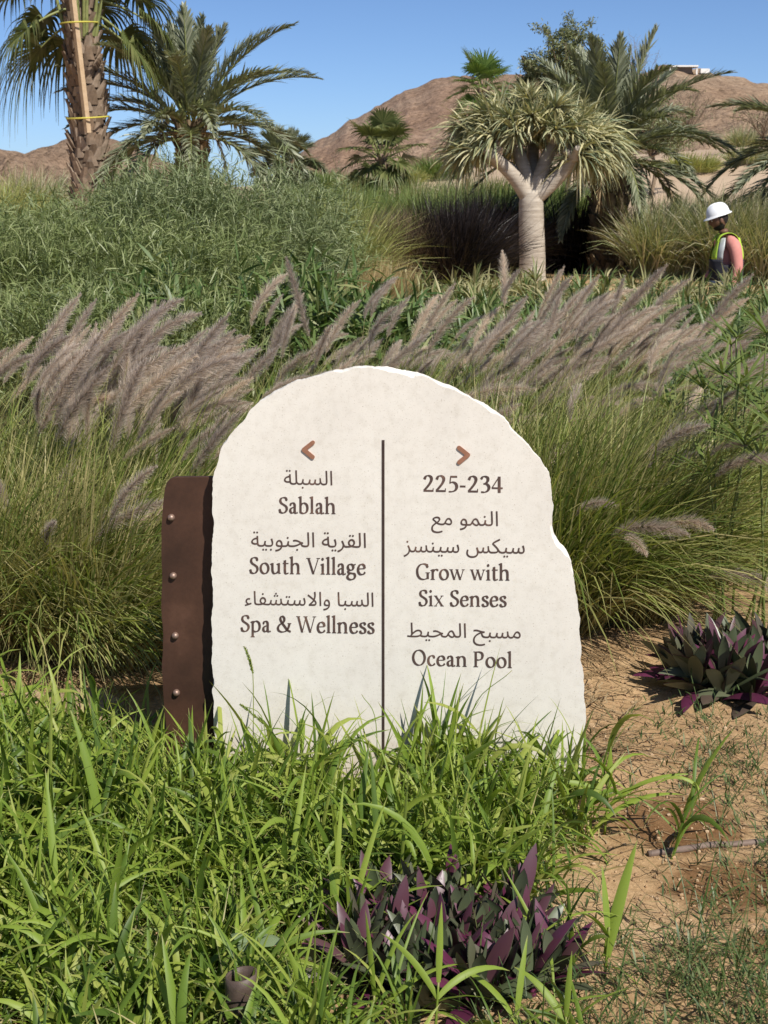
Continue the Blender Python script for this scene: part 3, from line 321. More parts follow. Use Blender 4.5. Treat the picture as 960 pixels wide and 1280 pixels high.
r2 = ramp(nt, [(.3, (.72, .68, .62)), (.62, (1.05, 1.05, 1.05))]); nt.links.new(n2.outputs[0], r2.inputs[0])
c = mixc(nt, 1.0, r1.outputs[0], r2.outputs[0], 'MULTIPLY')
r4 = ramp(nt, [(.35, (.75, .75, .75)), (.7, (1.2, 1.2, 1.2))]); nt.links.new(n4.outputs[0], r4.inputs[0])
c = mixc(nt, .9, c, mixc(nt, 1.0, c, r4.outputs[0], 'MULTIPLY'))
# paler drifted sand on the bank beyond the garden
sx_ = nt.nodes.new('ShaderNodeSeparateXYZ'); nt.links.new(pos, sx_.inputs[0]); mr_ = nt.nodes.new('ShaderNodeMapRange'); mr_.inputs[1].default_value = 24; mr_.inputs[2].default_value = 32
nt.links.new(sx_.outputs['Y'], mr_.inputs[0]); rs_ = ramp(nt, [(.35, (.40, .29, .195)), (.65, (.49, .375, .265))]); ns_ = noise(nt, .35, 6, .6, pos); nt.links.new(ns_.outputs[0], rs_.inputs[0])
c = mixc(nt, mr_.outputs[0], c, rs_.outputs[0])
# damp patches left by the irrigation pipe
wet = None
for (wx, wy, wr) in ((.60, 3.05, .22), (.66, 2.72, .17), (.38, 3.52, .16), (.72, 2.45, .12)):
    sx = nt.nodes.new('ShaderNodeVectorMath'); sx.operation = 'DISTANCE'; nt.links.new(pos, sx.inputs[0]); sx.inputs[1].default_value = (wx, wy, 0)
    dv = nt.nodes.new('ShaderNodeMath'); dv.operation = 'DIVIDE'; nt.links.new(sx.outputs['Value'], dv.inputs[0]); dv.inputs[1].default_value = wr
    if wet is None: wet = dv.outputs[0]
    else:
        mn = nt.nodes.new('ShaderNodeMath'); mn.operation = 'MINIMUM'; nt.links.new(wet, mn.inputs[0]); nt.links.new(dv.outputs[0], mn.inputs[1]); wet = mn.outputs[0]
nw = noise(nt, 9, 5, .6, pos)
ad = nt.nodes.new('ShaderNodeMath'); ad.operation = 'MULTIPLY_ADD'; nt.links.new(nw.outputs[0], ad.inputs[0]); ad.inputs[1].default_value = 1.3; nt.links.new(wet, ad.inputs[2])
rw = ramp(nt, [(.0, (1, 1, 1)), (.55, (1, 1, 1)), (.70, (0, 0, 0))])
sc_ = nt.nodes.new('ShaderNodeMath'); sc_.operation = 'MULTIPLY'; sc_.inputs[1].default_value = .46; nt.links.new(ad.outputs[0], sc_.inputs[0])
nt.links.new(sc_.outputs[0], rw.inputs[0])
c = mixc(nt, rw.outputs[0], c, mixc(nt, 1.0, c, (.50, .42, .36), 'MULTIPLY'))
nt.links.new(c, b.inputs['Base Color']); b.inputs['Roughness'].default_value = .92; b.inputs['Specular IOR Level'].default_value = .15
bp = nt.nodes.new('ShaderNodeBump'); bp.inputs['Strength'].default_value = .6; bp.inputs['Distance'].default_value = .007
nb = noise(nt, 120, 6, .75, pos); nt.links.new(nb.outputs[0], bp.inputs['Height']); nt.links.new(bp.outputs[0], b.inputs['Normal'])
M['soil'] = m
tag(mb.build('ground', m), kind='structure')

# ------------------------------------------------------------------ hills
def hill_mat(name, c1, c2, c3, sc):
    m, nt, b = mat(name)
    geo = nt.nodes.new('ShaderNodeNewGeometry'); pos = geo.outputs['Position']
    n1 = noise(nt, .05 * sc, 8, .65, pos); n2 = noise(nt, .55 * sc, 6, .7, pos); n3 = noise(nt, 2.2 * sc, 4, .7, pos)
    r1 = ramp(nt, [(.32, c1), (.5, c2), (.68, c3)]); nt.links.new(n1.outputs[0], r1.inputs[0])
    r2 = ramp(nt, [(.3, (.66, .64, .62)), (.6, (1.07, 1.07, 1.07))]); nt.links.new(n2.outputs[0], r2.inputs[0])
    r3 = ramp(nt, [(.36, (.6, .58, .55)), (.5, (1, 1, 1)), (.72, (1.12, 1.12, 1.12))]); nt.links.new(n3.outputs[0], r3.inputs[0])
    c = mixc(nt, 1.0, mixc(nt, 1.0, r1.outputs[0], r2.outputs[0], 'MULTIPLY'), r3.outputs[0], 'MULTIPLY')
    nt.links.new(c, b.inputs['Base Color']); b.inputs['Roughness'].default_value = .95; b.inputs['Specular IOR Level'].default_value = .1
    bp = nt.nodes.new('ShaderNodeBump'); bp.inputs['Strength'].default_value = .9; bp.inputs['Distance'].default_value = 1.1 / sc
    nt.links.new(n2.outputs[0], bp.inputs['Height']); nt.links.new(bp.outputs[0], b.inputs['Normal'])
    return m

def hill(name, prof, ycrest, front, back, m, seed, rough=1.0, nx=420, ny=120, gully=.0):
    """A ridge whose crest height follows prof = [(px, py)] as seen at its own distance."""
    pts = [at(px, py, ycrest) for px, py in prof]
    xs = np.linspace(pts[0].x, pts[-1].x, nx)
    H = np.interp(xs, [p.x for p in pts], [p.z for p in pts]); H = np.maximum(H, 0)
    sc_h = ycrest / 200.; H = H * (1 + .10 * fbm(xs / (9 * sc_h), xs * 0 + seed, 4, seed + 40)) + np.clip(H / 8, 0, 1) * fbm(xs / (2.2 * sc_h), xs * 0, 4, seed + 50) * 1.3 * sc_h
    k = np.hanning(5); k /= k.sum(); H = np.convolve(np.pad(H, 2, 'edge'), k, 'valid')
    v = np.concatenate([np.linspace(-1, 0, ny * 2 // 3, endpoint=False), np.linspace(0, 1, ny // 3)])
    Xg, Vg = np.meshgrid(xs, v)
    Yg = ycrest + np.where(Vg < 0, Vg * front, Vg * back)
    prof_v = np.where(Vg < 0, (1 + Vg) ** 1.12, 1 - .8 * Vg ** 1.2)
    nz = fbm(Xg * .06, Yg * .06, 5, seed) * rough * 2.2 + fbm(Xg * .35, Yg * .35, 4, seed + 7) * rough * 1.0
    g = -np.abs(fbm(Xg * .12 + Yg * .02, Yg * .012, 3, seed + 3)) * gully
    Zg = H[None] * prof_v + (nz + g) * np.clip(1 - np.abs(prof_v), .12, 1) * np.clip(prof_v * 4, 0, 1) * np.clip(H[None] / 4, 0, 1.2)
    Zg = np.where(Vg >= .999, -1, Zg); Zg[0] -= .6
    i = np.arange(Xg.size).reshape(Xg.shape)
    mb = MB(); mb.add(np.stack([Xg, Yg, Zg], -1).reshape(-1, 3), quads=np.stack([i[:-1, :-1], i[:-1, 1:], i[1:, 1:], i[1:, :-1]], -1).reshape(-1, 4))
    return tag(mb.build(name, m), kind='structure')

mh = hill_mat('brown_hill_rock', (.275, .175, .115), (.335, .225, .155), (.395, .285, .205), 1.0)
mh2 = hill_mat('pale_hill_rock', (.30, .20, .13), (.37, .26, .175), (.43, .32, .22), 1.4)
mh3 = hill_mat('far_hill_rock', (.245, .165, .11), (.295, .205, .14), (.35, .255, .18), .4)
hill('hill', [(330, 232), (374, 192), (430, 158), (484, 130), (506, 113), (545, 99), (560, 96), (610, 100), (650, 95), (700, 97), (760, 105), (800, 130), (860, 170), (960, 230)], 210, 95, 80, mh, 3, 1.9, gully=5)
hill('hill', [(640, 232), (700, 170), (760, 110), (800, 88), (830, 82), (860, 81), (900, 90), (940, 99), (1000, 108), (1080, 120), (1200, 128), (1400, 170), (1500, 232)], 130, 65, 60, mh2, 13, 1.7, gully=4)
hill('hill', [(-500, 232), (-300, 200), (-120, 178), (-30, 185), (10, 187), (32, 192), (52, 193), (72, 183), (104, 171), (130, 172), (155, 181), (178, 193), (205, 206), (255, 233)], 560, 260, 200, mh3, 23, 7, gully=20)

# ------------------------------------------------------------------ the sign
YAW = R(-4.0)
SD = 3.2
so_ = Vector((0, SD, 0)); su = Vector((math.cos(YAW), math.sin(YAW), 0)); sn = Vector((math.sin(YAW), -math.cos(YAW), 0))
def sign_uv(px, py):
    """Point of the sign's front plane, in the sign's own (u, z), for a photo pixel."""
    a = at(px, py, 1.0); d = a - Vector((0, 0, CAM_Z)); o = Vector((0, 0, CAM_Z))
    t = (so_ - o).dot(sn) / d.dot(sn); p = o + d * t
    return np.array([(p - so_).dot(su), p.z])

sign = thing('direction_sign', so_, 'rounded white limestone sign with bronze Arabic and English lettering and a rusty steel backplate', 'sign', rz=YAW)
# local frame: x = u, y = depth behind the front face, z = up
OUT = [(268, 1030), (268, 930), (266, 880), (265, 830), (264, 790), (266, 760), (266, 735), (263.5, 700), (264.5, 670), (267, 655), (263.5, 640), (265, 620), (266.5, 600), (271, 580), (277, 557), (287, 545), (302, 528), (311, 515), (325, 500), (340, 492), (355, 484), (370, 476), (390, 472), (408, 466), (425, 462), (445, 459.5), (470, 458), (490, 460), (505, 463), (525, 468), (545, 476), (560, 481), (575, 490), (590, 498), (600, 502), (615, 511), (630, 522), (640, 537), (650, 546), (660, 556), (668, 567), (680, 580), (687, 592), (689, 610), (690, 625), (692, 634), (691, 643), (689, 658), (691, 668), (699, 677), (707, 686), (712, 697), (716, 710), (719, 725), (721, 745), (723, 762), (725, 775), (725, 790), (726, 815), (727, 830), (731, 845), (730, 860), (731, 880), (732, 900), (730, 925), (730, 945), (728, 960), (728, 1030)]
o2 = np.array([sign_uv(*p) for p in OUT])
seg = np.concatenate([[0], np.cumsum(np.linalg.norm(np.diff(o2, axis=0), axis=1))])
S_ = np.arange(0, seg[-1], .0045)
ol = np.stack([np.interp(S_, seg, o2[:, 0]), np.interp(S_, seg, o2[:, 1])], -1)
tg = nrm(np.gradient(ol, axis=0)); nout = np.stack([-tg[:, 1], tg[:, 0]], -1)      # outline runs clockwise seen from the front: this points out
if (nout * (ol - ol.mean(0))).sum() < 0: nout = -nout
n_ = len(ol); rg = rs(4)
jit = (vnoise(S_ * 45, S_ * 0 + 1, 3) - .5) * .0040 + (vnoise(S_ * 190, S_ * 0, 5) - .5) * .0016
ol = ol + nout * jit[:, None]
frac = S_ / seg[-1]
chip = .0006 + .005 * np.clip(vnoise(S_ * 22, S_ * 0 + 9, 8) - .45, 0, 1) + .009 * np.exp(-((frac - .52) / .022) ** 2) + .006 * np.exp(-((frac - .60) / .03) ** 2) + .005 * np.exp(-((frac - .74) / .02) ** 2)
chip = chip * (.25 + 1.5 * vnoise(S_ * 55, S_ * 0 + 2, 12) ** 2)
TH = .034
rings = [(ol - nout * chip[:, None], 0.0), (ol - nout * (chip * .25)[:, None], .004 + .5 * chip), (ol, .012 + .006 * vnoise(S_ * 60, S_ * 0, 31)), (ol - nout * (.002 + .003 * vnoise(S_ * 80, S_ * 0, 33))[:, None], .024), (ol - nout * .007, TH)]
V = []
for r_, d_ in rings: V.append(np.stack([r_[:, 0], np.broadcast_to(d_, n_), r_[:, 1]], -1))
V = np.concatenate(V)
quads = []
for k in range(len(rings) - 1):
    for j in range(n_):
        j2 = (j + 1) % n_; quads.append((k * n_ + j, k * n_ + j2, (k + 1) * n_ + j2, (k + 1) * n_ + j))
mb = MB(); mb.add(V, quads=quads)
m, nt, b = mat('white_limestone')
tc = nt.nodes.new('ShaderNodeTexCoord'); oc = tc.outputs['Object']
n1 = noise(nt, 5, 7, .62, oc); n2 = noise(nt, 42, 5, .7, oc); n3 = noise(nt, 330, 3, .6, oc); vo = nt.nodes.new('ShaderNodeTexVoronoi'); vo.inputs['Scale'].default_value = 48; nt.links.new(oc, vo.inputs['Vector'])
r1 = ramp(nt, [(.28, (.66, .62, .555)), (.5, (.71, .67, .60)), (.72, (.745, .71, .64))]); nt.links.new(n1.outputs[0], r1.inputs[0])
r2 = ramp(nt, [(.30, (.90, .89, .87)), (.5, (1, 1, 1)), (.75, (1.04, 1.04, 1.04))]); nt.links.new(n2.outputs[0], r2.inputs[0])
r3 = ramp(nt, [(.30, (.66, .62, .56)), (.40, (1, 1, 1))]); nt.links.new(n3.outputs[0], r3.inputs[0])
rv = ramp(nt, [(.0, (.45, .40, .33)), (.07, (1, 1, 1))]); nt.links.new(vo.outputs['Distance'], rv.inputs[0])
c = mixc(nt, 1.0, mixc(nt, 1.0, mixc(nt, 1.0, r1.outputs[0], r2.outputs[0], 'MULTIPLY'), r3.outputs[0], 'MULTIPLY'), rv.outputs[0], 'MULTIPLY')
# soil splashed up from the bed, fading out a hand above the ground
gs_ = nt.nodes.new('ShaderNodeSeparateXYZ'); nt.links.new(oc, gs_.inputs[0]); ms_ = nt.nodes.new('ShaderNodeMapRange'); ms_.inputs[1].default_value = .22; ms_.inputs[2].default_value = .0; nt.links.new(gs_.outputs['Z'], ms_.inputs[0])
ns_ = noise(nt, 26, 6, .75, oc); mm_ = nt.nodes.new('ShaderNodeMath'); mm_.operation = 'MULTIPLY'; nt.links.new(ms_.outputs[0], mm_.inputs[0]); nt.links.new(ns_.outputs[0], mm_.inputs[1])
rs2_ = ramp(nt, [(.18, (0, 0, 0)), (.6, (.75, .75, .75))]); nt.links.new(mm_.outputs[0], rs2_.inputs[0]); c = mixc(nt, rs2_.outputs[0], c, (.44, .33, .21))
nt.links.new(c, b.inputs['Base Color']); b.inputs['Roughness'].default_value = .72; b.inputs['Specular IOR Level'].default_value = .25
bp = nt.nodes.new('ShaderNodeBump'); bp.inputs['Strength'].default_value = .22; bp.inputs['Distance'].default_value = .0015
nt.links.new(n2.outputs[0], bp.inputs['Height']); nt.links.new(bp.outputs[0], b.inputs['Normal'])
slab = mb.build('stone_slab', m, sign, smooth=False)
mb = MB()
fr = [Vector((p[0], p[1], 0)) for p in rings[0][0]]
tris = tessellate_polygon([fr]); pts = np.array([[p[0], 0, p[1]] for p in rings[0][0]])
tris = [(a, b_, c_) if ((pts[b_] - pts[a])[[0, 2]][0] * (pts[c_] - pts[a])[2] - (pts[b_] - pts[a])[2] * (pts[c_] - pts[a])[0]) > 0 else (a, c_, b_) for a, b_, c_ in tris]
bm = bmesh.new(); bm.from_mesh(slab.data)
bm.verts.ensure_lookup_table()
for a, b_, c_ in tris:
    try: bm.faces.new((bm.verts[a], bm.verts[b_], bm.verts[c_]))
    except ValueError: pass
bm.to_mesh(slab.data); bm.free()

# steel backplate standing just behind the slab, showing on its left
PL = [(206, 1030), (206, 940), (205, 905), (201.5, 870), (200, 840), (201.5, 800), (199, 760), (200.5, 720), (199, 690), (199.5, 660), (201.5, 630), (203.5, 612), (207, 602), (214, 597.5), (240, 597), (275, 597), (300, 597)]
rw_ = [sign_uv(*p) for p in PL]; o3 = np.array([[p[0] * 1.008, (p[1] - 1.3) * 1.008 + 1.3] for p in rw_])
sg = np.concatenate([[0], np.cumsum(np.linalg.norm(np.diff(o3, axis=0), axis=1))]); s2 = np.arange(0, sg[-1], .008)
pl = np.stack([np.interp(s2, sg, o3[:, 0]), np.interp(s2, sg, o3[:, 1])], -1)
pl[:, 0] += (vnoise(s2 * 40, s2 * 0, 2) - .5) * .0015
pl = np.concatenate([pl, [[-.10, pl[-1, 1]], [-.10, pl[0, 1]]]])
mb = MB(); n2_ = len(pl)
y0, y1 = TH + .002, TH + .012
pv = [Vector((p[0], p[1], 0)) for p in pl]; tr = tessellate_polygon([pv])
ch = .0012
cen = pl.mean(0); ins = pl + nrm(cen - pl) * ch
V = np.concatenate([np.stack([ins[:, 0], np.full(n2_, y0), ins[:, 1]], -1), np.stack([pl[:, 0], np.full(n2_, y0 + ch), pl[:, 1]], -1), np.stack([pl[:, 0], np.full(n2_, y1), pl[:, 1]], -1)])
q = [(k * n2_ + j, k * n2_ + (j + 1) % n2_, (k + 1) * n2_ + (j + 1) % n2_, (k + 1) * n2_ + j) for k in range(2) for j in range(n2_)]
mb.add(V, quads=q, tris=[t for t in tr] + [tuple(2 * n2_ + i for i in t) for t in tr])
m, nt, b = mat('rusty_brown_steel')
tc = nt.nodes.new('ShaderNodeTexCoord'); oc = tc.outputs['Object']
n1 = noise(nt, 8, 7, .65, oc); n2 = noise(nt, 150, 5, .75, oc)
mp = nt.nodes.new('ShaderNodeMapping'); mp.inputs['Rotation'].default_value = (0, R(40), 0); mp.inputs['Scale'].default_value = (8, 8, 260); nt.links.new(oc, mp.inputs['Vector'])
n3 = noise(nt, 1.0, 3, .5, mp.outputs[0])
r1 = ramp(nt, [(.3, (.048, .023, .014)), (.6, (.085, .040, .024)), (.8, (.13, .064, .040))]); nt.links.new(n1.outputs[0], r1.inputs[0])
r2 = ramp(nt, [(.3, (.82, .8, .78)), (.68, (1.0, 1.0, 1.0)), (.82, (1.8, 1.8, 1.8))]); nt.links.new(n2.outputs[0], r2.inputs[0])
r3 = ramp(nt, [(.70, (1, 1, 1)), (.78, (1.5, 1.45, 1.4))]); nt.links.new(n3.outputs[0], r3.inputs[0])
c = mixc(nt, 1.0, mixc(nt, 1.0, r1.outputs[0], r2.outputs[0], 'MULTIPLY'), r3.outputs[0], 'MULTIPLY')
nt.links.new(c, b.inputs['Base Color']); b.inputs['Roughness'].default_value = .55; b.inputs['Specular IOR Level'].default_value = .4; b.inputs['Metallic'].default_value = .15
plate = mb.build('steel_plate', m, sign, smooth=False)
mrv = rough_mat('rivet_copper', (.26, .17, .13), (.38, .26, .20), 300, rough=.42, bump=.1, metallic=.55, spec=.5)
for (px, py) in ((212, 648), (214.5, 721), (217, 796), (218.5, 867.5)):
    u_, z_ = sign_uv(px, py); mb = MB()
    prof = [(.0078, 0), (.0078, .0030), (.0071, .0058), (.0055, .0082), (.0029, .0096), (.0004, .0100)]
    ns = 20; a = np.linspace(0, 2 * PI, ns, endpoint=False)
    V = np.concatenate([np.stack([r_ * np.cos(a), np.full(ns, -h_), r_ * np.sin(a)], -1) for r_, h_ in prof])
    i = np.arange(len(prof) * ns).reshape(-1, ns); j = np.roll(i, -1, 1)
    mb.add(V + np.array([0, 0, 0]), quads=np.stack([i[:-1], j[:-1], j[1:], i[1:]], -1).reshape(-1, 4))
    o = mb.build('rivet', mrv, plate); o.location = (u_ * 1.008, y0 - .0002, (z_ - 1.3) * 1.008 + 1.3)

# lettering
def nibw(dx, dy):
    return 40 + 76 * abs(math.sin(math.atan2(dy, dx) - R(13)))
def crm(P, n=7, closed=False):
    P = [np.array(p, float) for p in P]; out = []
    N = len(P)
    for i in range(N if closed else N - 1):
        p0 = P[i - 1] if (closed or i > 0) else 2 * P[0] - P[1]
        p1 = P[i]; p2 = P[(i + 1) % N]; p3 = P[(i + 2) % N] if (closed or i + 2 < N) else 2 * P[-1] - P[-2]
        for k in range(n):
            t = k / n
            out.append(.5 * ((2 * p1) + (p2 - p0) * t + (2 * p0 - 5 * p1 + 4 * p2 - p3) * t * t + (3 * p1 - p0 - 3 * p2 + p3) * t ** 3))
    if not closed: out.append(P[-1])
    return np.array(out)
def c_(*P): return ('c', P)
def e_(cx, cy, rx, ry): return ('e', [(cx + rx * math.cos(a), cy + ry * math.sin(a)) for a in np.linspace(0, 2 * PI, 12, endpoint=False)])
def l_(x0, y0, x1, y1, w): return ('l', (x0, y0, x1, y1, w))
def p_(*P): return ('p', P)
def foot(cx, w=200, y=0): return p_((cx - w / 2, y), (cx + w / 2, y), (cx + w / 2, y + 26), (cx + 60, y + 40), (cx + 44, y + 75), (cx - 44, y + 75), (cx - 60, y + 40), (cx - w / 2, y + 26))
def topf(cx, w=190, y=650): return p_((cx - w / 2, y), (cx - w / 2, y - 26), (cx + w / 2, y - 26), (cx + w / 2, y))
def flag(cx, y): return p_((cx - 112, y - 52), (cx - 112, y - 34), (cx + 30, y + 12), (cx + 46, y + 6), (cx + 46, y - 80), (cx - 46, y - 90))
def dot(cx, cy, r): return p_(*[(cx + r * math.cos(a), cy + r * math.sin(a)) for a in np.linspace(0, 2 * PI, 12, endpoint=False)])
SW = 108
GL = {
 'S': (490, [c_((400, 520), (365, 612), (265, 640), (150, 600), (112, 500), (165, 410), (285, 340), (385, 265), (405, 150), (320, 42), (205, 16), (110, 62), (78, 165)), l_(412, 645, 404, 495, 30), l_(66, 10, 74, 180, 32)]),
 'a': (440, [c_((82, 345), (130, 410), (205, 422), (268, 378), (284, 285), (282, 100), (315, 22), (372, 20), (418, 48)), c_((282, 262), (170, 230), (92, 170), (84, 88), (140, 24), (210, 32), (282, 95)), dot(88, 340, 42)]),
 'b': (515, [l_(110, 20, 110, 700, SW), flag(110, 700), c_((110, 320), (190, 405), (285, 425), (390, 360), (428, 220), (388, 82), (280, 15), (180, 20), (100, 62))]),
 'l': (255, [l_(120, 5, 120, 700, SW), flag(120, 700), foot(120)]),
 'h': (560, [l_(115, 5, 115, 700, SW), flag(115, 700), foot(115, 190), c_((115, 310), (205, 400), (305, 422), (392, 365), (412, 250), (412, 120)), l_(412, 5, 412, 250, SW), foot(412, 190)]),
 'o': (500, [e_(245, 217, 178, 205)]),
 'u': (560, [c_((110, 430), (110, 250), (118, 120), (165, 35), (245, 18), (330, 60), (405, 130)), l_(408, 30, 408, 430, SW), flag(110, 430), flag(408, 430), p_((400, 60), (500, 44), (500, 24), (400, -6))]),
 't': (335, [c_((130, 540), (130, 300), (130, 130), (150, 42), (210, 16), (300, 46)), l_(30, 422, 300, 422, 40), p_((92, 430), (140, 560), (176, 560), (176, 420))]),
 'V': (640, [l_(92, 650, 325, 8, 98), l_(560, 650, 325, 8, 44), topf(92, 200), topf(556, 170)]),
 'i': (255, [l_(120, 5, 120, 430, SW), flag(120, 430), foot(120), dot(112, 605, 60)]),
 'g': (480, [e_(205, 300, 128, 118), p_((290, 400), (440, 442), (450, 400), (320, 350)), c_((150, 195), (98, 140), (128, 82), (240, 62), (370, 40), (412, -50), (360, -145), (230, -190), (110, -160), (60, -90), (95, -10), (180, 52))]),
 'e': (455, [l_(70, 238, 385, 252, 36), c_((378, 255), (350, 372), (250, 422), (142, 380), (78, 262), (86, 125), (160, 34), (262, 18), (342, 50), (402, 112))]),
 'p': (525, [l_(110, -200, 110, 430, SW), flag(110, 430), foot(110, 200, -210), c_((110, 330), (190, 405), (285, 425), (395, 360), (434, 220), (394, 82), (285, 15), (190, 18), (110, 50))]),
 '&': (720, [c_((632, 345), (570, 170), (460, 55), (290, 14), (135, 62), (92, 180), (170, 295), (300, 370), (378, 450), (384, 560), (300, 635), (222, 592), (210, 500), (275, 385), (405, 235), (530, 95), (690, 25)), l_(540, 356, 715, 356, 32)]),
 'W': (930, [l_(85, 650, 275, 8, 98), l_(455, 640, 275, 8, 42), l_(420, 650, 650, 8, 98), l_(850, 650, 650, 8, 42), topf(85, 190), topf(425, 190), topf(846, 170)]),
 'n': (560, [l_(115, 5, 115, 430, SW), flag(115, 430), foot(115, 190), c_((115, 310), (205, 400), (305, 422), (392, 365), (412, 250), (412, 120)), l_(412, 5, 412, 250, SW), foot(412, 190)]),
 's': (380, [c_((305, 340), (265, 412), (185, 424), (100, 385), (90, 315), (150, 255), (250, 205), (308, 135), (280, 42), (185, 14), (95, 40), (65, 112)), l_(312, 428, 308, 325, 28), l_(58, 8, 62, 125, 28)]),
 'G': (690, [c_((570, 500), (510, 605), (375, 642), (225, 600), (112, 470), (90, 310), (132, 152), (240, 42), (382, 14), (500, 40), (575, 80)), l_(575, 30, 575, 280, SW), topf(580, 220, 302), l_(580, 648, 572, 480, 32)]),
 'r': (390, [l_(115, 5, 115, 430, SW), flag(115, 430), foot(115, 205), c_((115, 290), (185, 385), (262, 424), (340, 405)), dot(338, 398, 46)]),
 'w': (720, [l_(72, 430, 222, 8, 88), l_(352, 420, 222, 8, 40), l_(340, 430, 492, 8, 88), l_(640, 430, 492, 8, 40), topf(72, 165, 438), topf(345, 140, 438), topf(636, 140, 438)]),
 'x': (500, [l_(85, 428, 400, 8, 90), l_(400, 428, 85, 8, 40), topf(90, 165, 436), topf(395, 140, 436), topf(85, 145, 26), topf(400, 165, 26)]),
 'O': (690, [e_(342, 326, 262, 312)]),
 'c': (430, [c_((352, 345), (300, 412), (215, 420), (118, 352), (80, 215), (116, 84), (212, 18), (305, 36), (382, 105)), dot(345, 345, 44)]),
 'P': (560, [l_(130, 5, 130, 650, SW), foot(130, 220), topf(110, 180), c_((130, 625), (285, 632), (405, 585), (440, 478), (398, 358), (275, 302), (135, 312))]),
 '2': (465, [c_((82, 490), (135, 602), (230, 640), (328, 588), (350, 480), (295, 340), (190, 190), (75, 55)), l_(50, 38, 405, 38, 76), p_((380, 30), (405, 150), (432, 150), (428, 0))]),
 '5': (455, [l_(135, 612, 395, 612, 76), l_(150, 620, 118, 345, 44), c_((110, 360), (220, 396), (330, 345), (378, 225), (335, 95), (215, 24), (75, 18))]),
 '3': (455, [c_((80, 530), (140, 618), (230, 640), (328, 588), (332, 470), (262, 380), (165, 345)), c_((175, 352), (305, 330), (378, 222), (340, 92), (220, 18), (80, 24))]),
 '4': (490, [l_(312, 640, 45, 205, 44), l_(28, 185, 445, 185, 66), l_(312, 2, 312, 645, SW)]),
 '-': (300, [l_(45, 232, 255, 232, 72)]),
 ' ': (230, []),
}
def text_polys(s):
    """[(list of convex pieces)] in font units, and the total width."""
    x = 0; out = []
    for ch in s:
        adv, st = GL[ch]
        for kind, d in st:
            if kind == 'p': out.append([np.array(d, float) + (x, 0)]); continue
            if kind == 'l':
                x0, y0, x1, y1, wd = d
                # cut horizontally for slanted strokes, square for level ones
                if abs(y1 - y0) < 30:
                    out.append([np.array([(x0, y0 - wd / 2), (x1, y1 - wd / 2), (x1, y1 + wd / 2), (x0, y0 + wd / 2)]) + (x, 0)])
                else:
                    hw = wd / 2 * math.hypot(x1 - x0, y1 - y0) / abs(y1 - y0)
                    out.append([np.array([(x0 - hw, y0), (x0 + hw, y0), (x1 + hw, y1), (x1 - hw, y1)]) + (x, 0)])
                continue
            cl = kind == 'e'; P = crm(d, 7, cl)
            Tn = (np.roll(P, -1, 0) - np.roll(P, 1, 0)) if cl else np.gradient(P, axis=0)
            wv = np.array([nibw(*t) for t in Tn]) / 2; T2 = nrm(Tn); Nn = np.stack([-T2[:, 1], T2[:, 0]], -1)
            A = P + Nn * wv[:, None]; B = P - Nn * wv[:, None]; n = len(P); strip = []
            for i in range(n if cl else n - 1):
                j = (i + 1) % n; strip.append(np.array([A[i], A[j], B[j], B[i]]) + (x, 0))
            out.append(strip)
        x += adv
    return out
m, nt, b = mat('bronze_lettering')
tc = nt.nodes.new('ShaderNodeTexCoord'); n1 = noise(nt, 22, 5, .6, tc.outputs['Object'])
r1 = ramp(nt, [(.3, (.070, .046, .040)), (.55, (.105, .066, .055)), (.72, (.26, .15, .105))]); nt.links.new(n1.outputs[0], r1.inputs[0]); nt.links.new(r1.outputs[0], b.inputs['Base Color'])
b.inputs['Roughness'].default_value = .5; b.inputs['Metallic'].default_value = .2
M['bronze'] = m
mcp = rough_mat('copper_arrow', (.30, .14, .085), (.40, .20, .125), 60, rough=.4, bump=.05, metallic=.3, spec=.5)

FACE = -.0006
def lay(mb, groups, x0, x1, base_l, base_r, top, y_lo, y_hi, step=.000012):
    """groups: pieces in font units (y_lo..y_hi spans base..top); fitted between photo pixels x0..x1."""
    allp = np.concatenate([p for g in groups for p in g])
    ux0, ux1 = allp[:, 0].min(), allp[:, 0].max()
    for gi, g in enumerate(groups):
        for p in g:
            fx = (p[:, 0] - ux0) / (ux1 - ux0)
            v = []
            for q, f in zip(p, fx):
                px = x0 + f * (x1 - x0); bs = base_l + f * (base_r - base_l)
                py = bs - (q[1] - y_lo) / (y_hi - y_lo) * (base_l - top)
                u_, z_ = sign_uv(px, py); v.append((u_, FACE - gi * step, z_))
            k = len(v)
            if k == 4: mb.add(v, quads=[(0, 1, 2, 3)])
            else: mb.add(v, tris=[(0, i, i + 1) for i in range(1, k - 1)])

LAT = [('Sablah', 348, 419.5, 641.5, 642.5, 621.5), ('South Village', 311.5, 457.5, 717, 718.5, 696.5), ('Spa & Wellness', 300.5, 468.5, 789.5, 792, 769),
       ('225-234', 529, 628.5, 614.5, 616, 594), ('Grow with', 520, 637, 724.5, 725.5, 704.5), ('Six Senses', 523, 633.5, 757.5, 758.5, 737.5), ('Ocean Pool', 515, 640, 831.5, 835, 812)]
for s, x0, x1, bl, br, tp in LAT:
    mb = MB(); lay(mb, text_polys(s), x0, x1, bl, br, tp, 0, 650)
    o = mb.build('lettering', M['bronze'], sign, smooth=False); o['label'] = 'engraved bronze line reading ' + s

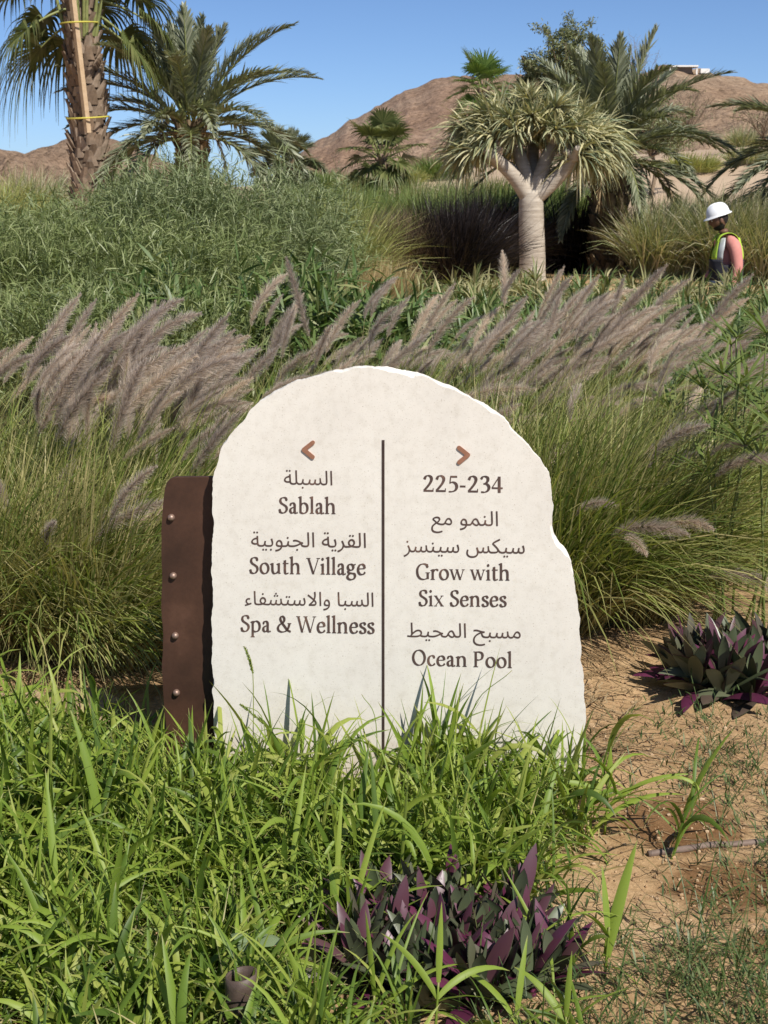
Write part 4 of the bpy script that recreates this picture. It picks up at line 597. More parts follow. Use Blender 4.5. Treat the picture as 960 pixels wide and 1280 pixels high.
def arabic_groups(enc):
    out = []
    for g in enc.split('|'):
        cs = [np.array([[float(a) for a in p.split(',')] for p in s.split(' ')]) for s in g.split(';')]
        out.append(cs)
    return out
def inside(p, poly):
    x, y = p; c = False; n = len(poly)
    for i in range(n):
        x1, y1 = poly[i]; x2, y2 = poly[(i + 1) % n]
        if (y1 > y) != (y2 > y) and x < (x2 - x1) * (y - y1) / (y2 - y1) + x1: c = not c
    return c
def area(c): return .5 * float((c[:, 0] * np.roll(c[:, 1], -1) - c[:, 1] * np.roll(c[:, 0], -1)).sum())
def tess(contours):
    """Triangle groups for one glyph: every outer contour with the holes it encloses."""
    ar = [area(c) for c in contours]; big = ar[int(np.argmax(np.abs(ar)))]
    res = []
    for c, a in zip(contours, ar):
        if a * big < 0: continue
        loops = [c] + [h for h, b_ in zip(contours, ar) if b_ * big < 0 and abs(b_) < abs(a) and inside(h[0], c)]
        pv = [[Vector((p[0], p[1], 0)) for p in L] for L in loops]; fl = np.concatenate(loops)
        res.append([fl[list(t)] for t in tessellate_polygon(pv)])
    return res
AR = [(0, 355, 415.5, 605.5, 606.5, 587.5, 'the first Arabic place name'), (1, 314, 457.5, 683, 684.5, 664.5, 'the second Arabic place name'), (2, 306, 467, 756, 758, 738.5, 'the third Arabic place name'),
      (3, 539, 622.5, 656, 657.5, 637.5, 'two short Arabic words'), (4, 504.5, 656, 690, 692, 671.5, 'two longer Arabic words'), (5, 509, 651, 796, 798, 778, 'the Arabic name of the pool')]
for k, x0, x1, bl, br, tp, lb in AR:
    gs = [t for g in arabic_groups(ARABIC[k]) for t in tess(g)]
    mb = MB(); lay(mb, gs, x0, x1, bl, br, tp, 0, 423)
    o = mb.build('lettering', M['bronze'], sign, smooth=False); o['label'] = 'engraved bronze lettering with ' + lb

def chevron(px, py, flip):
    pts = [(6.2, -9.0), (-5.2, 0), (6.0, 9.2)]
    if flip: pts = [(-a, c) for a, c in pts]
    w = 2.6; P = [np.array(p) for p in pts]; mb = MB()
    for gi, (A, B) in enumerate(((P[0], P[1]), (P[1], P[2]))):
        d = (B - A) / np.linalg.norm(B - A); n = np.array([-d[1], d[0]]); cap = []
        for a in np.linspace(PI / 2, 3 * PI / 2, 7): cap.append(A + (d * math.cos(a) + n * math.sin(a)) * w)
        for a in np.linspace(-PI / 2, PI / 2, 7): cap.append(B + (d * math.cos(a) + n * math.sin(a)) * w)
        f = [sign_uv(px + q[0], py + q[1]) for q in cap]; k = len(f)
        yf = -.003 - gi * .0001
        V = [(u_, yf, z_) for u_, z_ in f] + [(u_, .001, z_) for u_, z_ in f]
        mb.add(V, tris=[(0, i, i + 1) for i in range(1, k - 1)], quads=[(i, (i + 1) % k, k + (i + 1) % k, k + i) for i in range(k)])
    o = mb.build('arrow', mcp, sign, smooth=False)
    o['label'] = 'raised copper chevron pointing ' + ('right' if flip else 'left')
chevron(385, 562, False); chevron(580, 568.5, True)
mb = MB()
a_ = sign_uv(479.5, 550); b_ = sign_uv(478.7, 1015)
box(mb, ((a_[0] + b_[0]) / 2, .0002, (a_[1] + b_[1]) / 2), (.0056, .003, a_[1] - b_[1]))
mdv = rough_mat('divider_bronze', (.045, .03, .027), (.08, .055, .045), 40, rough=.5, bump=0, metallic=.2)
mb.build('divider_bar', mdv, sign, smooth=False)

# ------------------------------------------------------------------ plant builders
def dirs(az, th): return np.stack([np.sin(th) * np.cos(az), np.sin(th) * np.sin(az), np.cos(th)], -1)
def prof(K, peak=.35, base=.35, tip=.03):
    s = np.linspace(0, 1, K)
    return np.where(s < peak, base + (1 - base) * np.sin(s / peak * PI / 2), tip + (1 - tip) * np.cos((s - peak) / (1 - peak) * PI / 2) ** .9)

def grass_blades(mb, rg, N, roots, L, wid, th, droop, K=6, lean=(0, 0), fold=0, m=0, peak=.3, az=None):
    az = rg.uniform(0, 2 * PI, N) if az is None else az
    t = rg.uniform(*th, N); d = dirs(az, t) + np.array([lean[0], lean[1], 0.])
    Ln = rg.uniform(*L, N)
    P, T = sweep(roots, d, Ln, K, rg.uniform(*droop, N), wind=(lean[0] * .6, lean[1] * .6, 0))
    S = sides(T, az, rg.normal(0, .5, N))
    ribbons(mb, P, T, S, rg.uniform(*wid, N)[:, None] / 2 * prof(K, peak)[None], fold, m)
    return P, T

def clump_roots(rg, N, r): 
    a = rg.uniform(0, 2 * PI, N); q = r * np.sqrt(rg.uniform(0, 1, N))
    return np.stack([q * np.cos(a), q * np.sin(a), np.zeros(N)], -1), a

# --- plumes of the fountain grass: a few shapes, shared by all clumps
def plume_mesh(seed, L=.24, bend=.5, fat=.016):
    rg = rs(seed); mb = MB()
    K = 12
    P, T = sweep([[0, 0, 0]], [[0, 0, 1.]], L, K, 0.0, wind=(bend, 0, 0)); P = P[0]; T = T[0]
    tube(mb, P, np.linspace(.0016, .0006, K), 5, cap=False, m=1)
    N = 1350; s = rg.uniform(0, 1, N) ** .9; f = s * (K - 1); i = np.minimum(f.astype(int), K - 2); fr = (f - i)[:, None]
    root = P[i] * (1 - fr) + P[i + 1] * fr; t = nrm(T[i] * (1 - fr) + T[i + 1] * fr)
    a = rg.uniform(0, 2 * PI, N); ref = np.array([0, 1., 0]); u = np.cross(t, ref); v = np.cross(t, u)
    rad = u * np.cos(a)[:, None] + v * np.sin(a)[:, None]
    sp = rg.uniform(.55, 1.25, N)[:, None]
    d = nrm(t + rad * sp)
    env = np.clip(np.sin(np.clip(s * 1.02 + .03, 0, 1) * PI) ** .45, .25, 1)
    Ln = fat * 1.9 * env * rg.uniform(.55, 1.25, N)
    Pb, Tb = sweep(root, d, Ln, 3, .0, wind=None)
    S = nrm(np.cross(Tb, rg.normal(0, 1, (N, 1, 3))))
    ribbons(mb, Pb, Tb, S, np.array([.00050, .00034, .00010])[None] * rg.uniform(.8, 1.3, N)[:, None])
    # seeds close to the axis
    N2 = 230; s2 = rg.uniform(.02, .98, N2); f = s2 * (K - 1); i = np.minimum(f.astype(int), K - 2); fr = (f - i)[:, None]
    root = P[i] * (1 - fr) + P[i + 1] * fr; t = T[i]; a = rg.uniform(0, 2 * PI, N2); u = np.cross(t, ref); v = np.cross(t, u)
    d = nrm(t * 1.2 + u * np.cos(a)[:, None] + v * np.sin(a)[:, None])
    Pb, Tb = sweep(root, d, .008 * np.clip(np.sin(s2 * PI) ** .5, .3, 1), 3, 0)
    S = nrm(np.cross(Tb, rg.normal(0, 1, (N2, 1, 3))))
    ribbons(mb, Pb, Tb, S, np.array([.0008, .0013, .0002])[None] * np.ones((N2, 1)))
    return mb.mesh('plume', [M['plume'], M['stalk']])
PLUMES = [plume_mesh(100 + k, L=l_, bend=b_, fat=f_) for k, (l_, b_, f_) in enumerate([(.25, .3, .0195), (.27, .6, .020), (.24, 1.0, .0195), (.22, 1.4, .0185), (.28, .2, .018), (.20, 1.8, .018)])]

def fountain(x, y, label, group, seed, nbl=800, L=(.5, .85), plumes=16, lean=(.20, .04), pz=(.55, .85), spread=.3, mat_='fgreen', r=.14, dry=.0, pick=(0, 1, 2, 4), wid=(.0036, .0070), th=(.05, .75), droop=(.6, 2.2), pl_scale=(.55, 1.18), pth=(.1, .6), azr=None):
    rg = rs(seed); z = gz(x, y)
    t = thing('fountain_grass', (x, y, z), label, 'ornamental grass', group)
    mb = MB(); ro, a = clump_roots(rg, nbl, r)
    az = a + rg.normal(0, .8, nbl)
    grass_blades(mb, rg, nbl, ro, L, wid, th, droop, 7, lean, fold=.25, az=az)
    if dry:
        n2 = int(nbl * dry); ro, a = clump_roots(rg, n2, r * 1.1)
        grass_blades(mb, rg, n2, ro, (L[0] * .75, L[1] * .95), wid, (.05, .75), (.4, 2.0), 6, (lean[0] * .5, lean[1]), m=1, az=a + rg.normal(0, .6, n2))
    ends = []
    if plumes:
        plumes = int(plumes * 1.5) if plumes >= 11 else plumes
        ro, a = clump_roots(rg, plumes, r)
        if azr: a = rg.uniform(*azr, plumes)
        d = dirs(a, rg.uniform(*pth, plumes)) + np.array([lean[0] * 1.3, lean[1], 0])
        Ls = rg.uniform(*pz, plumes) * .95
        P, T = sweep(ro, d, Ls, 8, rg.uniform(.1, .7, plumes), wind=(lean[0] * 1.2, lean[1], 0))
        for k in range(plumes): tube(mb, P[k], np.linspace(.0018, .0011, 8), 4, cap=False, m=2); ends.append((P[k, -1], T[k, -1], rg.random()))
    mb.build('blades', [M[mat_], M['fstraw'], M['stalk']], t)
    for k, (p, tg_, rr) in enumerate(ends):
        o = link('plume', PLUMES[pick[int(rg.integers(len(pick)))]], t)
        Z_ = Vector(tg_).normalized()
        h = Vector((tg_[0], tg_[1], 0)); h = h.normalized() if h.length > 1e-3 else Vector((1, 0, 0))
        h = (h + Vector((lean[0] * 3, lean[1] * 3, 0)) + Vector(rg.normal(0, .45, 3)))
        Y_ = Z_.cross(h).normalized(); X_ = Y_.cross(Z_)
        mt = Matrix((X_, Y_, Z_)).transposed().to_4x4(); mt.translation = Vector(p)
        o.matrix_local = mt @ Matrix.Scale(rg.uniform(*pl_scale), 4)
    return t

def tuft(name, x, y, label, cat, group, seed, mat_, n, L, wid, r, th=(.05, .8), droop=(.5, 1.8), lean=(.05, 0), K=5, z=None, part='blades', mat2=None, frac2=0, fold=0):
    rg = rs(seed); z = gz(x, y) if z is None else z
    mb = MB()
    ro, a = clump_roots(rg, n, r); grass_blades(mb, rg, n, ro, L, wid, th, droop, K, lean, az=a + rg.normal(0, .7, n), fold=fold)
    if mat2:
        n2 = int(n * frac2); ro, a = clump_roots(rg, n2, r); grass_blades(mb, rg, n2, ro, L, wid, th, droop, K, lean, az=a + rg.normal(0, .7, n2), m=1)
    o = mb.build(name, [M[mat_]] + ([M[mat2]] if mat2 else []), loc=(x, y, z))
    return tag(o, label, cat, group)

def bush(x, y, rx, ry, h, label, group, seed, mat_, ntw=1400, leaf=(.06, .12), wid=(.0042, .0075), up=.7, nl=11, name='shrub', cat='shrub', lumps=9, droop=.5):
    """Twigs with narrow leaves through a lumpy crown, on a few woody stems."""
    rg = rs(seed); z = gz(x, y)
    t = thing(name, (x, y, z), label, cat, group)
    cx = rg.uniform(-.7, .7, lumps) * rx; cy = rg.uniform(-.7, .7, lumps) * ry; ch = rg.uniform(.55, .86, lumps) * h * (1 - .25 * (np.abs(cx) / rx)); cr = rg.uniform(.34, .58, lumps) * min(rx, ry, h * .8)
    k = rg.integers(0, lumps, ntw)
    v = nrm(rg.normal(0, 1, (ntw, 3))); v[:, 2] = np.abs(v[:, 2]) * 1.0 - .35
    q = rg.uniform(.35, 1.0, ntw) ** .5
    p = np.stack([cx[k], cy[k], ch[k]], -1) + nrm(v) * (q * cr[k])[:, None] * np.array([1.15, 1.15, .85])
    low = int(ntw * .35)                                      # lower skirt
    p[:low, 2] = rg.uniform(.08, .6, low) * h; aa = rg.uniform(0, 2 * PI, low); rr = rg.uniform(.5, 1, low)
    p[:low, 0] = np.cos(aa) * rr * rx * .95; p[:low, 1] = np.sin(aa) * rr * ry * .95
    ce = np.array([0, 0, h * .35]); out = nrm(p - ce)
    d = nrm(out + np.array([0, 0, up]) + rg.normal(0, .45, (ntw, 3)))
    TL = rg.uniform(.12, .26, ntw)
    P, T = sweep(p, d, TL * rg.uniform(.7, 1.5, ntw), 5, .3)
    s = np.tile(np.linspace(.1, 1, nl), ntw); ti = np.repeat(np.arange(ntw), nl)
    f = s * 4; i = np.minimum(f.astype(int), 3); fr = (f - i)[:, None]
    ro = P[ti, i] * (1 - fr) + P[ti, i + 1] * fr; td = T[ti, i]
    N = len(ro); ld = nrm(td * .9 + nrm(rg.normal(0, 1, (N, 3))) * .95)
    Pl, Tl = sweep(ro, ld, rg.uniform(*leaf, N), 4, rg.uniform(0, droop * 2, N))
    mb = MB(); ribbons(mb, Pl, Tl, sides(Tl, None, rg.uniform(-1, 1, N)), rg.uniform(*wid, N)[:, None] / 2 * np.array([.5, 1, .85, .08])[None])
    mb.build('foliage', [M[mat_]], t)
    mb = MB()
    for j in range(lumps):
        e = np.array([cx[j], cy[j], ch[j]]); b0 = np.array([cx[j] * .15, cy[j] * .15, -.05]); mid = b0 * .5 + e * .5 + np.array([0, 0, .1 * h])
        tube(mb, crm([b0, mid, e], 5), np.linspace(.022, .006, 11), 6)
    mb.build('stem', [M['twig']], t)
    return t

# ------------------------------------------------------------------ foreground grass (nobody could count it)
rg = rs(77)
def grass_density(x, y):
    d = np.zeros_like(x)
    d = np.where((x < .02) & (y > 1.8), 1.0, d)
    d = np.where((x >= .02) & (x < .30) & (y > 2.55), .95, d)
    d = np.where((x >= .30) & (x < .42) & (y > 2.75) & (y < 3.15), .7, d)
    d = np.where((x >= .42) & (x < .60) & (y > 2.85) & (y < 3.05), .25, d)
    d = np.where((x >= -.06) & (x < .30) & (y < 2.42), .10, d)
    d = np.where((x > -.48) & (x < .42) & (y > 3.12), 0, d)
    d = np.where((y > 3.15) & (x < -.50), .45, d)
    d = np.where((y > 3.42), 0, d)
    d = np.where((y > 3.5), 0, d)
    d = np.where((x > -.10) & (x < .26) & (y > 2.1) & (y < 2.6), d * .25, d)
    return d
n = 2250
gxp = rg.uniform(-1.05, .62, n); gyp = rg.uniform(1.85, 3.5, n)
keep = rg.random(n) < grass_density(gxp, gyp) * np.clip(.15 + 1.9 * (vnoise(gxp * 7, gyp * 7, 17) - .2), .06, 1); gxp, gyp = gxp[keep], gyp[keep]; n = len(gxp)
gr = np.stack([gxp, gyp, ground_h(gxp, gyp)], -1)
ns = 3; st_root = np.repeat(gr, ns, 0) + rg.normal(0, .012, (n * ns, 3)) * np.array([1, 1, 0]); N = n * ns
hgt = .55 + .10 * np.clip((-.25 - st_root[:, 0]) / .2, 0, 1) * np.clip((st_root[:, 1] - 2.5) / .4, 0, 1) + .62 * vnoise(st_root[:, 0] * 3.1, st_root[:, 1] * 3.1, 4) + sum(a_ * np.exp(-(((st_root[:, 0] - c0) / .045) ** 2 + ((st_root[:, 1] - 3.02) / .12) ** 2)) for c0, a_ in ((-.02, .30), (.15, .45), (-.33, .25), (.26, .15), (-.2, .1))) - .40 * np.clip((2.75 - st_root[:, 1]) / .6, 0, 1)
hgt = np.clip(hgt * .74, .28, 1.1) * (1 - .45 * np.exp(-((st_root[:, 0] + .43) / .09) ** 2) * np.clip((st_root[:, 1] - 2.7) / .25, 0, 1))
saz = rg.uniform(0, 2 * PI, N); SL = rg.uniform(.07, .21, N) * hgt
P, T = sweep(st_root, dirs(saz, rg.uniform(.05, .75, N)), SL, 6, rg.uniform(-.2, .4, N))
mb = MB(); ribbons(mb, P, T, sides(T, saz), .0013 * np.ones((N, 6)), 0, 0)
nl = 4
s = np.tile(np.linspace(.12, 1, nl), N) + rg.normal(0, .05, N * nl); s = np.clip(s, 0, 1); ti = np.repeat(np.arange(N), nl)
f = s * 5; i = np.minimum(f.astype(int), 4); fr = (f - i)[:, None]
ro = P[ti, i] * (1 - fr) + P[ti, i + 1] * fr; NL = len(ro)
az = saz[ti] + np.tile(np.arange(nl) * PI, N) + rg.normal(0, .6, NL)
Pl, Tl = sweep(ro, dirs(az, rg.uniform(.12, .98, NL)), rg.uniform(.11, .30, NL) * (.35 + .65 * hgt[ti]), 8, rg.uniform(.2, 2.9, NL), wind=None)
ribbons(mb, Pl, Tl, sides(Tl, az, rg.normal(0, .6, NL)), ((.0055 + .0175 * rg.uniform(0, 1, NL) ** 1.5) * np.clip(hgt[ti], .7, 1.1))[:, None] / 2 * prof(8, .3, .55, .03)[None], .35, 0)
# fine dead and green threads low down between the blades
n2 = 5200; x2 = rg.uniform(-1.0, .62, n2); y2 = rg.uniform(1.85, 3.4, n2); kp = rg.random(n2) < np.clip(grass_density(x2, y2) + .12, 0, .8); kp &= ~((x2 > .33) & (y2 > 2.5))
x2, y2 = x2[kp], y2[kp]; n2 = len(x2)
grass_blades(mb, rg, n2, np.stack([x2, y2, ground_h(x2, y2)], -1), (.06, .2), (.0015, .004), (.1, 1.2), (.2, 2.0), 6, m=1)
n2 = 2600; x2 = rg.uniform(-1.0, .50, n2); y2 = rg.uniform(1.9, 3.35, n2); kp = rg.random(n2) < np.clip(grass_density(x2, y2), 0, .6); x2, y2 = x2[kp], y2[kp]; n2 = len(x2)
grass_blades(mb, rg, n2, np.stack([x2, y2, ground_h(x2, y2) + rg.uniform(0, .05, n2)], -1), (.07, .2), (.0016, .005), (.5, 1.45), (.2, 1.8), 6, m=2)
# foxtail seed heads standing above the blades
for (px, py, Y_, px2, py2) in ((316, 842, 2.98, 306, 808), (590, 700 + 190, 2.95, 640, 838), (470, 905, 2.95, 452, 868), (330, 905, 2.95, 300, 880)):
    b0 = at(px, py + 120, Y_); b1 = at(px, py, Y_); b2 = at(px2, py2, Y_ + .01)
    cv = crm([b0, b1, b2], 6); tube(mb, cv, np.linspace(.0011, .0007, len(cv)), 5, m=0)
    if px in (316, 330):
        hd = crm([np.array(b1), (np.array(b1) + np.array(b2)) / 2 + np.array([.001, 0, 0]), np.array(b2)], 9)
        kk = rg.integers(0, len(hd) - 1, 170); tt_ = nrm(np.gradient(hd, axis=0))[kk]; root = hd[kk]
        d = nrm(tt_ + nrm(rg.normal(0, 1, (170, 3))) * .8); Pb, Tb = sweep(root, d, .0055, 3, 0)
        ribbons(mb, Pb, Tb, nrm(np.cross(Tb, rg.normal(0, 1, (170, 1, 3)))), np.array([.0008, .0010, .0002])[None] * np.ones((170, 1)), m=0)
tag(mb.build('grass', [M['crab'], M['fineweed'], M['fstraw']]), kind='stuff')

# low creeping weeds over the soil at the lower right
rg = rs(78); mb = MB()
n = 2300; x = rg.uniform(.10, 1.05, n); y = rg.uniform(1.95, 3.75, n)
dn = np.clip((vnoise(x * 5, y * 5, 21) - .42) * 3.0, 0, 1) * (.25 + .9 * np.clip((2.65 - y) / .5, 0, 1)) + .85 * np.exp(-(((x - .80) / .10) ** 2 + ((y - 3.25) / .3) ** 2)) + .8 * np.exp(-(((x - .74) / .09) ** 2 + ((y - 2.75) / .12) ** 2)) + .45 * np.exp(-(((x - .52) / .10) ** 2 + ((y - 3.72) / .12) ** 2))
kp = rg.random(n) < np.clip(dn * np.where((x > .28) & (x < .66) & (y > 2.7), .12, 1), .0, .9); x, y = x[kp], y[kp]; n = len(x)
ro = np.stack([x, y, ground_h(x, y)], -1); az = rg.uniform(0, 2 * PI, n)
P, T = sweep(ro, dirs(az, rg.uniform(.5, 1.4, n)), rg.uniform(.06, .16, n), 6, rg.uniform(-.3, .7, n)); P[:, :, 2] = np.maximum(P[:, :, 2], ground_h(P[:, :, 0], P[:, :, 1]) + .002)
ribbons(mb, P, T, sides(T, az), .0007 * np.ones((n, 6)))
nl = 7; ti = np.repeat(np.arange(n), nl); ii = np.tile(np.arange(nl) % 6, n); ro = P[ti, ii]; N = len(ro); a2 = rg.uniform(0, 2 * PI, N)
Pl, Tl = sweep(ro, dirs(a2, rg.uniform(.3, 1.2, N)), rg.uniform(.012, .035, N), 4, .5)
ribbons(mb, Pl, Tl, sides(Tl, a2), rg.uniform(.0018, .0045, N)[:, None] / 2 * np.array([.5, 1, .8, .1])[None])
n3 = 2600; x = rg.uniform(.10, 1.05, n3); y = rg.uniform(1.95, 2.75, n3); kp = rg.random(n3) < np.clip((vnoise(x * 6, y * 6, 33) - .3) * 1.6, 0, 1) * np.clip((2.8 - y) / .5, 0, 1); x, y = x[kp], y[kp]
grass_blades(mb, rg, len(x), np.stack([x, y, ground_h(x, y)], -1), (.05, .17), (.0014, .0034), (.3, 1.4), (.2, 1.6), 6, m=1)
tag(mb.build('creeping_weeds', [leaf_mat('creeping_weed_leaf', [(.045, .08, .022), (.08, .12, .035), (.14, .17, .06)], trans=.22), M['fineweed']]), kind='stuff')

# twigs, straw and crumbs lying on the soil
rg = rs(79); mb = MB(); n = 1300; x = rg.uniform(.22, 1.15, n); y = rg.uniform(2.0, 4.3, n); az = rg.uniform(0, 2 * PI, n)
P, T = sweep(np.stack([x, y, np.zeros(n)], -1), dirs(az, np.full(n, PI / 2)), rg.uniform(.008, .07, n) ** 1.0, 5, 0, wind=None)
P[:, :, :2] += rg.normal(0, .0015, P[:, :, :2].shape); P[:, :, 2] = ground_h(P[:, :, 0], P[:, :, 1]) + .003
ribbons(mb, P, T, np.cross(T, np.array([0, 0, 1.])), rg.uniform(.0006, .0016, n)[:, None] * np.ones((1, 5)))
n = 2600; x = rg.uniform(-1.3, .62, n); y = rg.uniform(3.3, 4.6, n); az = rg.uniform(0, 2 * PI, n)
P, T = sweep(np.stack([x, y, np.zeros(n)], -1), dirs(az, np.full(n, PI / 2)), rg.uniform(.05, .18, n), 5, 0); P[:, :, :2] += rg.normal(0, .004, P[:, :, :2].shape); P[:, :, 2] = ground_h(P[:, :, 0], P[:, :, 1]) + rg.uniform(.003, .03, n)[:, None]
ribbons(mb, P, T, np.cross(T, np.array([0, 0, 1.])), rg.uniform(.0008, .0022, n)[:, None] * np.ones((1, 5)))
tag(mb.build('dry_litter', [M['litter']]), kind='stuff')
rg = rs(80); mb = MB(); sv, sf = ico(1); n = 5200
x = rg.uniform(.2, 1.15, n); y = rg.uniform(2.0, 4.3, n); zz = ground_h(x, y); sz = .0011 + .0040 * rg.random(n) ** 2.2 + (rg.random(n) < .012) * rg.uniform(.003, .009, n)
for k in range(n):
    mb.add(sv * sz[k] * rg.uniform(.6, 1.2, 3) * (1 + rg.normal(0, .12, (len(sv), 1))) + (x[k], y[k], zz[k] + sz[k] * .3), tris=sf)
gm, nt, b = mat('soil_crumb'); gge = nt.nodes.new('ShaderNodeNewGeometry'); r1 = ramp(nt, [(0, (.24, .15, .08)), (.6, (.40, .26, .14)), (1, (.47, .34, .21))]); nt.links.new(gge.outputs['Random Per Island'], r1.inputs[0]); nt.links.new(r1.outputs[0], b.inputs['Base Color']); b.inputs['Roughness'].default_value = .95
tag(mb.build('soil_crumbs', [gm], smooth=False), kind='stuff')

# ------------------------------------------------------------------ fountain grass drifts
GL_ = 'fountain grass clumps left of the sign'; GR_ = 'fountain grass clumps behind and right of the sign'
def fx(px, Y): return at(px, 640, Y).x
LEFT = [(-60, 4.9, 'fountain grass cut by the left picture edge, plumes upright', dict(pth=(.0, .35), pz=(.62, .8))),
        (40, 4.55, 'fountain grass with tall upright plumes above the left sandstone rocks', dict(pth=(.0, .35), pz=(.6, .82), plumes=20)),
        (120, 4.9, 'fountain grass with the highest plumes in the left drift', dict(pth=(.0, .4), pz=(.62, .82), plumes=22)),
        (175, 4.45, 'fountain grass leaning towards the steel plate with dense plumes', dict(pth=(.1, .55), pz=(.5, .72), plumes=20)),
        (215, 5.2, 'fountain grass whose plumes lean over the top left of the stone', dict(pth=(.1, .55), pz=(.55, .75), plumes=20)),
        (5, 4.15, 'straw-green fountain grass drooping over the sandstone rocks', dict(plumes=4, pz=(.35, .5), dry=1.7, L=(.45, .70), droop=(1.2, 2.6), nbl=1000)),
        (118, 4.12, 'straw-green fountain grass beside the steel plate, nearly without plumes', dict(plumes=5, pz=(.4, .55), dry=1.4, L=(.45, .72), droop=(1.0, 2.6), nbl=1100, pth=(.4, .8))),
        (255, 4.6, 'fountain grass half hidden by the steel plate', dict(pth=(.2, .7), pz=(.45, .68), plumes=12))]
for k, (px, Y_, lb, kw) in enumerate(LEFT):
    fountain(fx(px, Y_) , Y_, lb, GL_, 200 + k, **kw)
RIGHT = [(395, 6.2, 'fountain grass right behind the top left of the stone', dict(pth=(.2, .6), lean=(.3, .03))),
         (455, 5.9, 'fountain grass behind the crown of the stone', dict(pth=(.1, .6), plumes=20, lean=(.27, .03))),
         (540, 6.1, 'fountain grass behind the top right of the stone, plumes nearly flat', dict(pth=(.1, .6), plumes=20)),
         (610, 5.8, 'fountain grass with upright plumes right of the stone top', dict(pth=(.0, .4), plumes=20)),
         (680, 6.2, 'fountain grass with the tallest upright plumes in front of the date palm trunk', dict(pth=(.0, .35), pz=(.68, .92), plumes=20)),
         (750, 6.0, 'fountain grass with long plumes pointing at the worker', dict(pth=(.05, .5), pz=(.65, .9), plumes=20)),
         (815, 6.4, 'fountain grass with flat plumes below the worker', dict(pth=(.1, .65), plumes=16)),
         (690, 4.9, 'green fountain grass close behind the right shoulder of the stone', dict(pth=(.2, .8), pz=(.45, .7), plumes=9, dry=.6, nbl=1200, pick=(1, 2, 3), th=(.03, .6))),
         (760, 4.5, 'fountain grass with arched single plumes beside the notch in the stone', dict(pth=(.2, .9), pz=(.42, .62), plumes=9, dry=.7, nbl=1200, th=(.03, .65), pick=(2, 3, 5), lean=(.16, -.03))),
         (850, 4.6, 'fountain grass with drooping plumes above the far oyster plant', dict(pth=(.2, .9), pz=(.42, .66), plumes=8, dry=.5, nbl=1000, pick=(2, 3, 5), lean=(.16, 0))),
         (930, 5.2, 'fountain grass at the right picture edge with level plumes', dict(pth=(.3, .8), pz=(.5, .75), plumes=12, nbl=900, pick=(1, 2, 3)))]
for k, (px, Y_, lb, kw) in enumerate(RIGHT):
    fountain(fx(px, Y_) - .15, Y_, lb, GR_, 230 + k, **kw)

# ------------------------------------------------------------------ umbrella sedges at the right
def sedge(x, y, label, seed, n=4, h=(.5, .8)):
    rg = rs(seed); t = thing('umbrella_sedge', (x, y, gz(x, y)), label, 'sedge', 'umbrella sedges at the right')
    for k in range(n):
        mb = MB(); r0 = rg.normal(0, .04, 3) * (1, 1, 0); d = dirs(rg.uniform(0, 2 * PI), rg.uniform(.02, .3)); Lh = rg.uniform(*h)
        P, T = sweep([r0], [d], Lh, 7, .2); tube(mb, P[0], np.linspace(.004, .0028, 7), 6)
        o = mb.build('stem', [M['sedge']], t)
        nn = 14; az = np.linspace(0, 2 * PI, nn, endpoint=False) + rg.normal(0, .15, nn)
        mb = MB(); Pl, Tl = sweep(np.repeat(P[0][-1:], nn, 0), dirs(az, rg.uniform(.8, 1.35, nn)), rg.uniform(.13, .20, nn), 6, rg.uniform(.1, .7, nn))
        ribbons(mb, Pl, Tl, sides(Tl, az), rg.uniform(.008, .013, nn)[:, None] / 2 * prof(6, .35, .5)[None], .25)
        mb.build('umbel', [M['sedge']], o)
    return t
for k, (px, Y_, lb, hh) in enumerate([(905, 4.35, 'umbrella sedge with one bright star of leaves above the far oyster plant', (.58, .64)), (925, 4.6, 'umbrella sedge reaching just under the level plumes', (.62, .76)), (962, 4.3, 'umbrella sedge cut by the right picture edge', (.5, .72)), (880, 4.9, 'umbrella sedge deep inside the fountain grass', (.55, .75)), (940, 5.0, 'umbrella sedge farthest back beside the right edge', (.6, .9))]):
    sedge(fx(px, Y_), Y_, lb, 300 + k, n=3 if k == 0 else 5, h=hh)

# ------------------------------------------------------------------ strap-leaved ground cover behind the drifts
rg = rs(81); mb = MB(); n = 1900
y = rg.uniform(6.8, 18.5, n); x = (rg.uniform(-.12, .27, n) + .0) * y
kp = ((x - 3.9) / 1.2) ** 2 + ((y - 17.0) / .7) ** 2 > 1; kp &= ~((y > 15) & (x < .9)); kp &= ~((x < -.05 * y) & (y > 9))
x, y = x[kp], y[kp]; n = len(x)
nlf = 16; ro = np.repeat(np.stack([x, y, ground_h(x, y) + rg.uniform(.0, .38, n) * np.where(y > 15, .5, 1)], -1), nlf, 0); N = len(ro); az = rg.uniform(0, 2 * PI, N)
pale = (rg.random(n) < np.clip((y - 10.5) / 4.0, 0, .85)); pr = np.repeat(pale, nlf)
for flag_, mi in ((False, 0), (True, 1)):
    k = pr == flag_; nn = int(k.sum())
    Pl, Tl = sweep(ro[k], dirs(az[k], rg.uniform(.15, 1.2, nn)), rg.uniform(.14, .32, nn), 6, rg.uniform(.5, 2.0, nn))
    ribbons(mb, Pl, Tl, sides(Tl, az[k], rg.normal(0, .3, nn)), rg.uniform(.013, .024, nn)[:, None] / 2 * prof(6, .35, .5)[None], .3, mi)
tag(mb.build('ground_cover', [M['darkleaf'], M['pale']]), kind='stuff')

